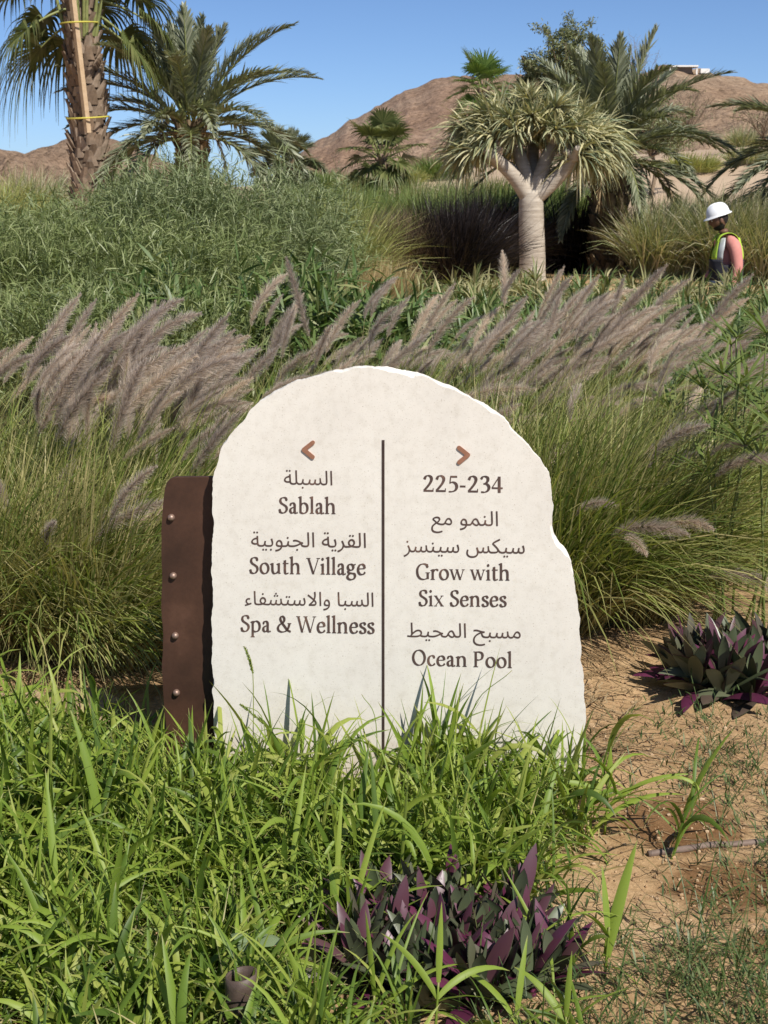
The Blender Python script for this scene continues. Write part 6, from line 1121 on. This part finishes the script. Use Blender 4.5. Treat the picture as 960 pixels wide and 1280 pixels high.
# dragon tree
YD = 20.3; rg = rs(630)
b0 = at(665, 345, YD); t = thing('dragon_tree', (b0.x, YD, gz(b0.x, YD)), 'dragon tree with a pale thick trunk and umbrella crown of striped leaves', 'dragon tree')
org = np.array([b0.x, YD, gz(b0.x, YD)])
def dq(px, py, dy=0): return np.array(at(px, py, YD + dy)) - org
mdt, nt, b = mat('dragon_tree_bark'); tc = nt.nodes.new('ShaderNodeTexCoord')
mp = nt.nodes.new('ShaderNodeMapping'); mp.inputs['Scale'].default_value = (2.5, 2.5, 22); nt.links.new(tc.outputs['Object'], mp.inputs['Vector'])
n1 = noise(nt, 1.6, 5, .6, mp.outputs[0]); n2 = noise(nt, 5, 5, .6, tc.outputs['Object'])
r1 = ramp(nt, [(.3, (.34, .285, .225)), (.55, (.46, .40, .325)), (.75, (.52, .46, .38))]); nt.links.new(n1.outputs[0], r1.inputs[0]); r2 = ramp(nt, [(.3, (.78, .75, .72)), (.6, (1, 1, 1))]); nt.links.new(n2.outputs[0], r2.inputs[0])
nt.links.new(mixc(nt, 1.0, r1.outputs[0], r2.outputs[0], 'MULTIPLY'), b.inputs['Base Color']); b.inputs['Roughness'].default_value = .8
bp = nt.nodes.new('ShaderNodeBump'); bp.inputs['Strength'].default_value = .5; bp.inputs['Distance'].default_value = .02; nt.links.new(n1.outputs[0], bp.inputs['Height']); nt.links.new(bp.outputs[0], b.inputs['Normal'])
mb = MB(); z_ = dq(665, 345); tr_ = crm([dq(665, 352) - np.array([0, 0, .12]), dq(665.5, 325), dq(664.5, 290), dq(664, 262), dq(664, 238)], 6)
tube(mb, tr_, np.interp(np.linspace(0, 1, len(tr_)), [0, .15, .5, .85, 1], [.195, .172, .166, .158, .13]), 20); mb.build('trunk', mdt, t)
arms = [((661, 248), (645, 224), (627, 205), (614, 192), -.2), ((663, 243), (656, 215), (650, 195), (644, 180), .2), ((665, 242), (676, 218), (684, 195), (692, 180), .05), ((668, 248), (690, 229), (708, 210), (718, 194), -.15), ((664, 243), (668, 216), (666, 196), (668, 172), .45), ((663, 244), (640, 215), (616, 198), (600, 186), .3)]
ends = []
for A_, B_, C_, D_, dy in arms:
    mb = MB(); cv = crm([dq(*A_), dq(*B_, dy * .5), dq(*C_, dy), dq(*D_, dy * 1.6)], 6); tube(mb, cv, np.linspace(.105, .072, len(cv)), 14); mb.build('branch', mdt, t); e = cv[-1]
    for q in range(5):
        e2 = e + np.array([rg.normal(0, .13), rg.normal(0, .13), rg.uniform(.05, .25)]); m2 = (e + e2) / 2 + np.array([0, 0, .0]); mb2_ = None
        ends.append((e, e2))
for e, e2 in ends:
    mb = MB(); tube(mb, crm([e - np.array([0, 0, .05]), (e + e2) / 2, e2], 4), np.linspace(.06, .035, 9), 8); mb.build('branchlet', mdt, t)
cc = dq(668, 178); mb = MB(); nr = 88
for k in range(nr):
    a = k * 2.39996; q = math.sqrt((k + .5) / nr); lx, ly = .94 * q * math.cos(a), .52 * q * math.sin(a) + .15
    zt = .38 * math.sqrt(max(0, 1 - q * q * .92)) - .06 + rg.normal(0, .11) - .20 * max(0, (abs(lx) - .45) / .5) - (.1 if lx > .45 else 0)
    p = cc + np.array([lx, ly, zt]); out = nrm(np.array([lx * .9, ly * .9, .55 - .45 * q])); nlv = 68
    d = nrm(out + rg.normal(0, .85, (nlv, 3))); az = np.arctan2(d[:, 1], d[:, 0])
    Pl, Tl = sweep(np.repeat(p[None], nlv, 0), d, rg.uniform(.28, .54, nlv) * (1.4 if lx > .45 else 1.12 if lx < -.5 else 1.0) * (.62 + .38 * min(1, abs(lx) / .8)), 7, rg.uniform(.5, 2.6, nlv) * (.4 + .6 * q * abs(math.cos(a))))
    ribbons(mb, Pl, Tl, sides(Tl, az, rg.normal(0, .5, nlv)), rg.uniform(.010, .017, nlv)[:, None] * prof(7, .3, .65)[None], .3)
mb.build('crown', [M['dragon']], t)

def airy_tree(px, py, Y_, rx, rz, label, seed, mt_='acacia', nleaf=9000, name='acacia_tree', cat='tree', sz=(.05, .09), trunk_r=.09, dens=1.0):
    rg = rs(seed); c = at(px, py, Y_); z = gz(c.x, Y_); t = thing(name, (c.x, Y_, z), label, cat); H = c.z - z; mb = MB(); tips = []
    tube(mb, crm([(0, 0, -.1), (.1, 0, H * .4), (0, .05, H * .75)], 5), np.linspace(trunk_r, trunk_r * .6, 11), 8); mb.build('trunk', M['twig'], t); mb = MB()
    for k in range(22):
        az = k * 2.4 + rg.normal(0, .3); th = rg.uniform(.1, 1.5); e = np.array([rx * math.sin(th) * math.cos(az), rx * math.sin(th) * math.sin(az), H + rz * (math.cos(th) * 1.0 - .25)]) * np.array([rg.uniform(.6, 1), rg.uniform(.6, 1), 1])
        s = np.array([0, .03, H * rg.uniform(.6, .75)]); cv = crm([s, (s + e) / 2 + rg.normal(0, .12, 3), e], 6); tube(mb, cv, np.linspace(trunk_r * .4, .008, len(cv)), 5, cap=False)
        for q in range(9):
            j = rg.integers(4, len(cv)); P, T = sweep([cv[j]], [nrm(rg.normal(0, 1, 3) + np.array([0, 0, .3]))], rg.uniform(.25, .6) * rx * .7, 6, .4); tube(mb, P[0], np.linspace(.008, .003, 6), 3, cap=False); tips.append(P[0])
    mb.build('branches', M['twig'], t)
    if nleaf:
        tp = np.array(tips); n = nleaf; i = rg.integers(0, len(tp), n); j = rg.integers(1, 6, n); ro = tp[i, j] + rg.normal(0, .055, (n, 3)) * rx * .8; az = rg.uniform(0, 2 * PI, n)
        Pl, Tl = sweep(ro, nrm(rg.normal(0, 1, (n, 3))), rg.uniform(*sz, n), 3, .5); mb = MB(); ribbons(mb, Pl, Tl, sides(Tl, az, rg.uniform(-1, 1, n)), rg.uniform(.007, .014, n)[:, None] * np.array([.6, 1, .2])[None]); mb.build('crown', [M[mt_]], t)
airy_tree(706, 84, 31, 1.0, .9, 'feathery round acacia rising behind the dragon tree', 640, nleaf=22000)
airy_tree(815, 165, 34, 1.0, .95, 'thin olive scrub tree on the slope behind the right date palm', 641, nleaf=7000, name='scrub_tree', trunk_r=.05)
airy_tree(775, 130, 38, .8, .7, 'sparse scrub tree between acacia and the right date palm fronds', 642, nleaf=5000, name='scrub_tree', trunk_r=.05)
airy_tree(955, 165, 40, 1.3, 1.1, 'nearly bare grey thorn bush against the pale hill at the right', 643, nleaf=300, name='thorn_bush', cat='bush', trunk_r=.05)
airy_tree(862, 150, 60, 1.8, 1.4, 'small leafless thorn bush on the pale hill face', 644, nleaf=300, name='thorn_bush', cat='bush', trunk_r=.05)
airy_tree(795, 88, 125, 3.0, 3.2, 'bare thorn bush on the crest left of the white hut', 645, nleaf=200, name='thorn_bush', cat='bush', trunk_r=.08)
rg = rs(650)
ty = 127; c = at(852, 82, ty); t = thing('hilltop_hut', (c.x, ty, c.z - .6), 'tiny flat-roofed white hut on the crest of the pale hill', 'hut')
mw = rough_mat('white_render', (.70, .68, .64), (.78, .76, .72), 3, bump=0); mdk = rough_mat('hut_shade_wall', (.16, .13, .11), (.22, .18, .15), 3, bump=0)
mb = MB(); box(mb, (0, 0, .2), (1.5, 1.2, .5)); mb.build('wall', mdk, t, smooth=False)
mb = MB(); box(mb, (0, -.1, .5), (2.3, 1.8, .12)); mb.build('roof', mw, t, smooth=False)
for xx in (-1.05, 1.05):
    mb = MB(); box(mb, (xx, -.85, .15), (.12, .12, .6)); mb.build('post', mw, t, smooth=False)
mb = MB(); box(mb, (1.75, -.4, .15), (.7, .6, .35)); tag(mb.build('rubble_block', mw, smooth=False, loc=(c.x, ty, c.z - .6)), 'pale masonry block on the crest beside the white hut', 'block')

# ------------------------------------------------------------------ the worker
XW, YW = 3.70, 17.0; ZW = gz(XW, YW)
per = thing('person', (XW, YW, ZW), 'worker in white hard hat, pink long-sleeved shirt and yellow-green safety vest looking down', 'person')
# local frame: faces -x; the camera sees the left side (-y)
def skin_mat(name, c1, c2, r=.5):
    return rough_mat(name, c1, c2, 12, rough=r, bump=.05, bscale=80, spec=.35)
msk = skin_mat('brown_skin', (.13, .065, .042), (.175, .09, .058))
mhair = rough_mat('black_hair', (.012, .010, .009), (.022, .018, .016), 60, bump=.4, bscale=120)
mpink = rough_mat('pink_shirt', (.50, .20, .17), (.58, .25, .21), 14, bump=.35, bscale=9, dist=.012)
mvy = rough_mat('yellow_green_vest', (.38, .56, .05), (.45, .64, .08), 14, bump=.25, bscale=10, dist=.01)
mvd = rough_mat('dark_vest_cloth', (.022, .023, .03), (.045, .045, .055), 14, bump=.25, bscale=10, dist=.01)
mvs = rough_mat('grey_reflective_tape', (.34, .36, .36), (.44, .46, .46), 14, rough=.35, bump=0)
mtrs = rough_mat('dark_trousers', (.035, .038, .05), (.06, .062, .075), 14, bump=.3, bscale=9, dist=.012)
mhat = rough_mat('white_hard_hat', (.80, .81, .82), (.84, .85, .86), 5, rough=.3, bump=0, spec=.5)
mboot_ = rough_mat('work_boot', (.05, .035, .025), (.08, .055, .04), 20, bump=.2)

def skinned(name, verts, edges, radii, m, parent, root=0, sub=2, smooth=True):
    me = bpy.data.meshes.new(name); me.from_pydata([tuple(v) for v in verts], edges, []); me.materials.append(m)
    o = link(name, me, parent); o.modifiers.new('skin', 'SKIN'); 
    if not me.skin_vertices: 
        bm = bmesh.new(); bm.from_mesh(me); bm.verts.layers.skin.verify(); bm.to_mesh(me); bm.free()
    for k, sv in enumerate(me.skin_vertices[0].data):
        r_ = radii[k]; sv.radius = (r_, r_) if isinstance(r_, (int, float)) else r_; sv.use_root = (k == root)
    o.modifiers['skin'].use_smooth_shade = smooth
    s = o.modifiers.new('sub', 'SUBSURF'); s.levels = sub; s.render_levels = sub
    return o
def bake(o):
    dg = bpy.context.evaluated_depsgraph_get(); dg.update(); me = bpy.data.meshes.new_from_object(o.evaluated_get(dg)); old = o.data
    o.modifiers.clear(); o.data = me; return o

# body: pelvis, spine, neck, arms and legs as one continuous skeleton
Vb = [(0.02, 0, .93), (.03, 0, 1.10), (.03, 0, 1.28), (.02, 0, 1.40), (-.01, 0, 1.48), (-.035, 0, 1.54),            # 0-5 pelvis..neck
      (.03, -.10, 1.40), (.07, -.19, 1.37), (.105, -.235, 1.10), (.02, -.235, .885), (-.015, -.235, .83),              # 6-10 left arm (near)
      (.02, .10, 1.40), (.02, .19, 1.37), (-.02, .24, 1.12), (-.17, .20, .95), (-.215, .19, .91),                        # 11-15 right arm
      (.02, -.10, .88), (.01, -.11, .50), (.05, -.115, .10), (-.08, -.12, .045),                                         # 16-19 left leg
      (.02, .10, .88), (.05, .11, .50), (.12, .115, .10), (.0, .12, .045)]                                               # 20-23 right leg
Eb = [(0, 1), (1, 2), (2, 3), (3, 4), (4, 5), (3, 6), (6, 7), (7, 8), (8, 9), (9, 10), (3, 11), (11, 12), (12, 13), (13, 14), (14, 15), (0, 16), (16, 17), (17, 18), (18, 19), (0, 20), (20, 21), (21, 22), (22, 23)]
Rb = [.13, .12, .135, .10, .062, .056, .075, .062, .044, .034, .026, .075, .062, .044, .034, .026, .085, .060, .042, .035, .085, .060, .042, .035]
body = bake(skinned('body', Vb, Eb, Rb, msk, per))
# head joined to the body's mesh: a modelled skull with brow, nose, jaw and ears, tipped down
def head_mesh():
    v, f = ico(4); v = v.copy(); x, y, z = v[:, 0].copy(), v[:, 1].copy(), v[:, 2].copy()
    v[:, 0] = x * .098; v[:, 1] = y * .076; v[:, 2] = z * .118
    low = np.clip(-z, 0, 1)
    v[:, 1] *= 1 - .32 * low ** 1.5; v[:, 0] = np.where(x > 0, v[:, 0] * (1 - .38 * low), v[:, 0] * (1 - .06 * low))
    front = np.clip(-x, 0, 1)
    g = lambda yy, zz, sy, sz: np.exp(-((y - yy) / sy) ** 2 - ((z - zz) / sz) ** 2) * (front > .25) * front
    v[:, 0] -= .026 * g(0, -.17, .13, .16) + .014 * g(0, .02, .10, .18)          # nose
    v[:, 0] -= .008 * g(0, .20, .55, .09)                                          # brow
    v[:, 0] += .012 * (g(.36, .06, .16, .10) + g(-.36, .06, .16, .10))             # eye sockets
    v[:, 0] -= .008 * g(0, -.42, .26, .05) + .008 * g(0, -.54, .24, .05)           # lips
    v[:, 0] += .005 * g(0, -.48, .3, .025)
    v[:, 0] -= .012 * g(0, -.80, .3, .14)                                          # chin
    return v, f
hv, hf = head_mesh(); HP = np.array([-.075, 0, 1.635]); ca, sa = math.cos(.30), math.sin(.30)
def hx(v): v = np.asarray(v, float); return np.stack([v[:, 0] * ca - v[:, 2] * sa, v[:, 1], v[:, 0] * sa + v[:, 2] * ca], -1) + HP
mb = MB(); mb.add(hx(hv), tris=hf)
ev, ef = ico(2)
for s_ in (-1, 1): mb.add(hx(ev * (.018, .008, .030) * (1 + .25 * (ev[:, :1] < 0)) + (.012, s_ * .075, -.012)), tris=ef)
hm = mb.mesh('head', msk)
bm = bmesh.new(); bm.from_mesh(body.data); bm.from_mesh(hm); bm.to_mesh(body.data); bm.free()
for p in body.data.polygons: p.use_smooth = True
# eyes
mey = rough_mat('eye_white', (.6, .58, .55), (.65, .62, .6), 5, bump=0, rough=.2)
for s_ in (-1, 1):
    mb = MB(); mb.add(hx(ev * .0105 + (-.0815, s_ * .030, .008)), tris=ef); mb.build('eye', mey, body)
# hair, beard
mb = MB(); hb = hv * np.array([1.05, 1.06, 1.04]); z_, x_ = hv[:, 2], hv[:, 0]
keep = ((z_ > -.02) & (x_ > -.02)) | ((x_ > .035) & (z_ > -.06)) | ((z_ > .06))
fk = keep[hf].all(1); mb.add(hx(hb), tris=hf[fk]); mb.build('hair', mhair, per)
mb = MB(); hb = hv * np.array([1.09, 1.07, 1.07]); keep = (z_ < -.050) & (x_ < .035) & (z_ > -.125) & ~((z_ > -.085) & (np.abs(hv[:, 1]) < .020) & (z_ < -.045) & (z_ > -.062))
keep |= (x_ < .02) & (x_ > -.02) & (z_ < -.01) & (np.abs(hv[:, 1]) > .05)
fk = keep[hf].all(1); mb.add(hx(hb), tris=hf[fk]); mb.build('beard', mhair, per)
# hard hat: dome, brim with peak, ridge
hat = bpy.data.objects.new('hard_hat', None); 
mb = MB(); na, nb_ = 40, 14; a = np.linspace(0, 2 * PI, na, endpoint=False)
rngs = [(1.06, .018), (1.03, .030), (1.0, .034)] + [(math.cos(q) ** .75, .034 + .118 * math.sin(q)) for q in np.linspace(.08, PI / 2 - .02, 11)]
Vv = []
for k, (r_, zz) in enumerate(rngs):
    px_ = np.where(np.cos(a) < 0, 1.0, 1.0); peak = (1 + (.26 * np.clip(-np.cos(a), 0, 1) ** 2 + .10 * np.clip(np.cos(a), 0, 1) ** 2 if k < 2 else 0))
    Vv.append(np.stack([.128 * r_ * np.cos(a) * peak, .105 * r_ * np.sin(a), zz + (.010 * np.exp(-(np.sin(a) / .16) ** 2) if k > 4 else 0 * a) - (.010 * np.clip(-np.cos(a), 0, 1) if k < 2 else 0)], -1))
Vv = np.array(Vv); i = np.arange(len(rngs) * na).reshape(-1, na); j = np.roll(i, -1, 1)
inner = Vv[:4][::-1] * np.array([.97, .97, 1]) + np.array([0, 0, -.004]); Vall = np.concatenate([Vv, Vv[-1:] * np.array([.01, .01, 1])])
i = np.arange(Vall.shape[0] * na).reshape(-1, na); j = np.roll(i, -1, 1)
mb.add(hx(Vall.reshape(-1, 3) + (.004, 0, .020)), quads=np.stack([i[:-1], j[:-1], j[1:], i[1:]], -1).reshape(-1, 4))
u_ = np.concatenate([Vv[0], Vv[0] * np.array([.86, .90, 1]) + np.array([0, 0, .004])]); i = np.arange(2 * na).reshape(2, na); j = np.roll(i, -1, 1)
mb.add(hx(u_ + (.004, 0, .019)), quads=np.stack([j[:-1], i[:-1], i[1:], j[1:]], -1).reshape(-1, 4))
bpy.data.objects.remove(hat)
tag(mb.build('hard_hat', mhat, loc=(XW, YW, ZW)), 'white hard hat worn by the worker in the pink shirt', 'hard hat')

# clothes
Vs = [Vb[k] for k in (1, 2, 3, 6, 7, 8)] + [(.03, -.235, .91)] + [Vb[k] for k in (11, 12, 13)] + [(-.155, .205, .965), (.02, 0, .96), (-.004, 0, 1.465)]
Vs[0] = (.03, 0, 1.10)
Es = [(11, 0), (0, 1), (1, 2), (2, 3), (3, 4), (4, 5), (5, 6), (2, 7), (7, 8), (8, 9), (9, 10), (2, 12)]
Rs = [.134, .148, .105, .088, .078, .060, .050, .088, .078, .060, .050, .138, .075]
bake(skinned('shirt', Vs, Es, Rs, mpink, per, root=1))
Vt = [(.02, 0, .96)] + [Vb[k] for k in (16, 17)] + [(.05, -.115, .09)] + [Vb[k] for k in (20, 21)] + [(.12, .115, .09)]
bake(skinned('trousers', Vt, [(0, 1), (1, 2), (2, 3), (0, 4), (4, 5), (5, 6)], [.135, .098, .075, .065, .098, .075, .065], mtrs, per))
for s_, xx in ((-1, .05), (1, .12)):
    mb = MB(); v, f = ico(3); v = v.copy(); v[:, 2] = np.maximum(v[:, 2], -.55); mb.add(v * (.135, .05, .075) * (1 + .0 * v) + (xx - .055, s_ * .117, .042), tris=f)
    mb.build('boot', mboot_, per)
# safety vest: a shell round the trunk, open armholes, yellow-green above and dark below with grey tape
def vest_ring(z):
    t_ = (z - .84) / (1.45 - .84); rx = .165 + .012 * math.sin(t_ * 3) - (.05 * max(0, (t_ - .72) / .28)); ry = .195 - .02 * (1 - t_) * 0 - (.055 * max(0, (t_ - .80) / .20)); return rx, ry
zs = np.linspace(.84, 1.44, 22); na = 44; a = np.linspace(0, 2 * PI, na, endpoint=False); V = []
for z in zs:
    rx, ry = vest_ring(z); V.append(np.stack([.025 + rx * np.cos(a) + .004 * np.sin(a * 7 + z * 20), ry * np.sin(a) + .003 * np.sin(a * 5 - z * 31), np.full(na, z)], -1))
V = np.array(V); i = np.arange(len(zs) * na).reshape(-1, na); j = np.roll(i, -1, 1); G = {0: [], 1: [], 2: []}
for r_ in range(len(zs) - 1):
    zc = (zs[r_] + zs[r_ + 1]) / 2
    for c_i in range(na):
        aa = a[c_i] + PI / na; side_ = abs(math.sin(aa)) > .88
        if zc > 1.16 and side_: continue                         # armhole
        front_gap = math.cos(aa) < -.96 and zc > 1.2
        if front_gap: continue
        k = 1 if zc < 1.20 else 0
        if .93 < zc < .985: k = 2
        if zc > 1.20 and .60 < abs(math.sin(aa)) <= .88: k = 2
        G[k].append((i[r_, c_i], j[r_, c_i], j[r_ + 1, c_i], i[r_ + 1, c_i]))
mb = MB(); mb.add(V.reshape(-1, 3), quads=G[0]); mb.add(V.reshape(-1, 3), quads=G[1], m=1); mb.add(V.reshape(-1, 3), quads=G[2], m=2)
# shoulder straps over the shirt
for s_ in (-1, 1):
    cv = crm([(-.115, s_ * .085, 1.40), (-.07, s_ * .09, 1.468), (.02, s_ * .095, 1.497), (.10, s_ * .09, 1.46), (.135, s_ * .085, 1.38)], 5)
    P = np.array(cv)[None]; T = nrm(np.gradient(P, axis=1)); S = np.broadcast_to(np.array([0, 1., 0]), T.shape); ribbons(mb, P, T, S, np.full((1, len(cv)), .055), .0)
vest = mb.build('safety_vest', [mvy, mvd, mvs], per)
sm = vest.modifiers.new('thick', 'SOLIDIFY'); sm.thickness = .006; sm.offset = 1
# hands: palm and five fingers each, closed round what he works at
def hand(c, fwd, side, dn, s=1.0):
    c, fwd, side, dn = [np.array(q, float) for q in (c, fwd, side, dn)]; mb = MB()
    v, f = ico(3); B = np.stack([nrm(fwd), nrm(side), nrm(dn)]); mb.add((v * np.array([.046, .038, .017]) * s) @ B + c, tris=f)
    for k, (o_, L) in enumerate(((-.028, .062), (-.009, .072), (.010, .068), (.028, .055))):
        b0 = c + fwd * .036 + side * o_; cv = [b0]; d = nrm(fwd)
        for q in range(3): d = nrm(d + nrm(dn) * .42); cv.append(cv[-1] + d * L / 3)
        tube(mb, crm(cv, 4), np.linspace(.0095, .0068, 13), 8)
    cv = [c - fwd * .015 - side * .03, c + fwd * .012 - side * .048 + dn * .010, c + fwd * .040 - side * .045 + dn * .030]; tube(mb, crm(cv, 4), np.linspace(.0115, .008, 9), 8)
    return mb
bm = bmesh.new(); bm.from_mesh(body.data)
for mbh in (hand((-.038, -.235, .795), nrm(np.array([-.55, 0, -.8])), (0, 1, 0), nrm(np.array([-.8, 0, -.45]) * 1.0)), hand((-.25, .185, .885), nrm(np.array([-.75, -.1, -.6])), (0, -1, 0), nrm(np.array([-.5, 0, -.85])))):
    me = mbh.mesh('hand', msk); bm.from_mesh(me)
bm.to_mesh(body.data); bm.free()
for p in body.data.polygons: p.use_smooth = True
for o in bpy.data.objects:
    if 'category' in o and 'kind' not in o: o['kind'] = 'thing'
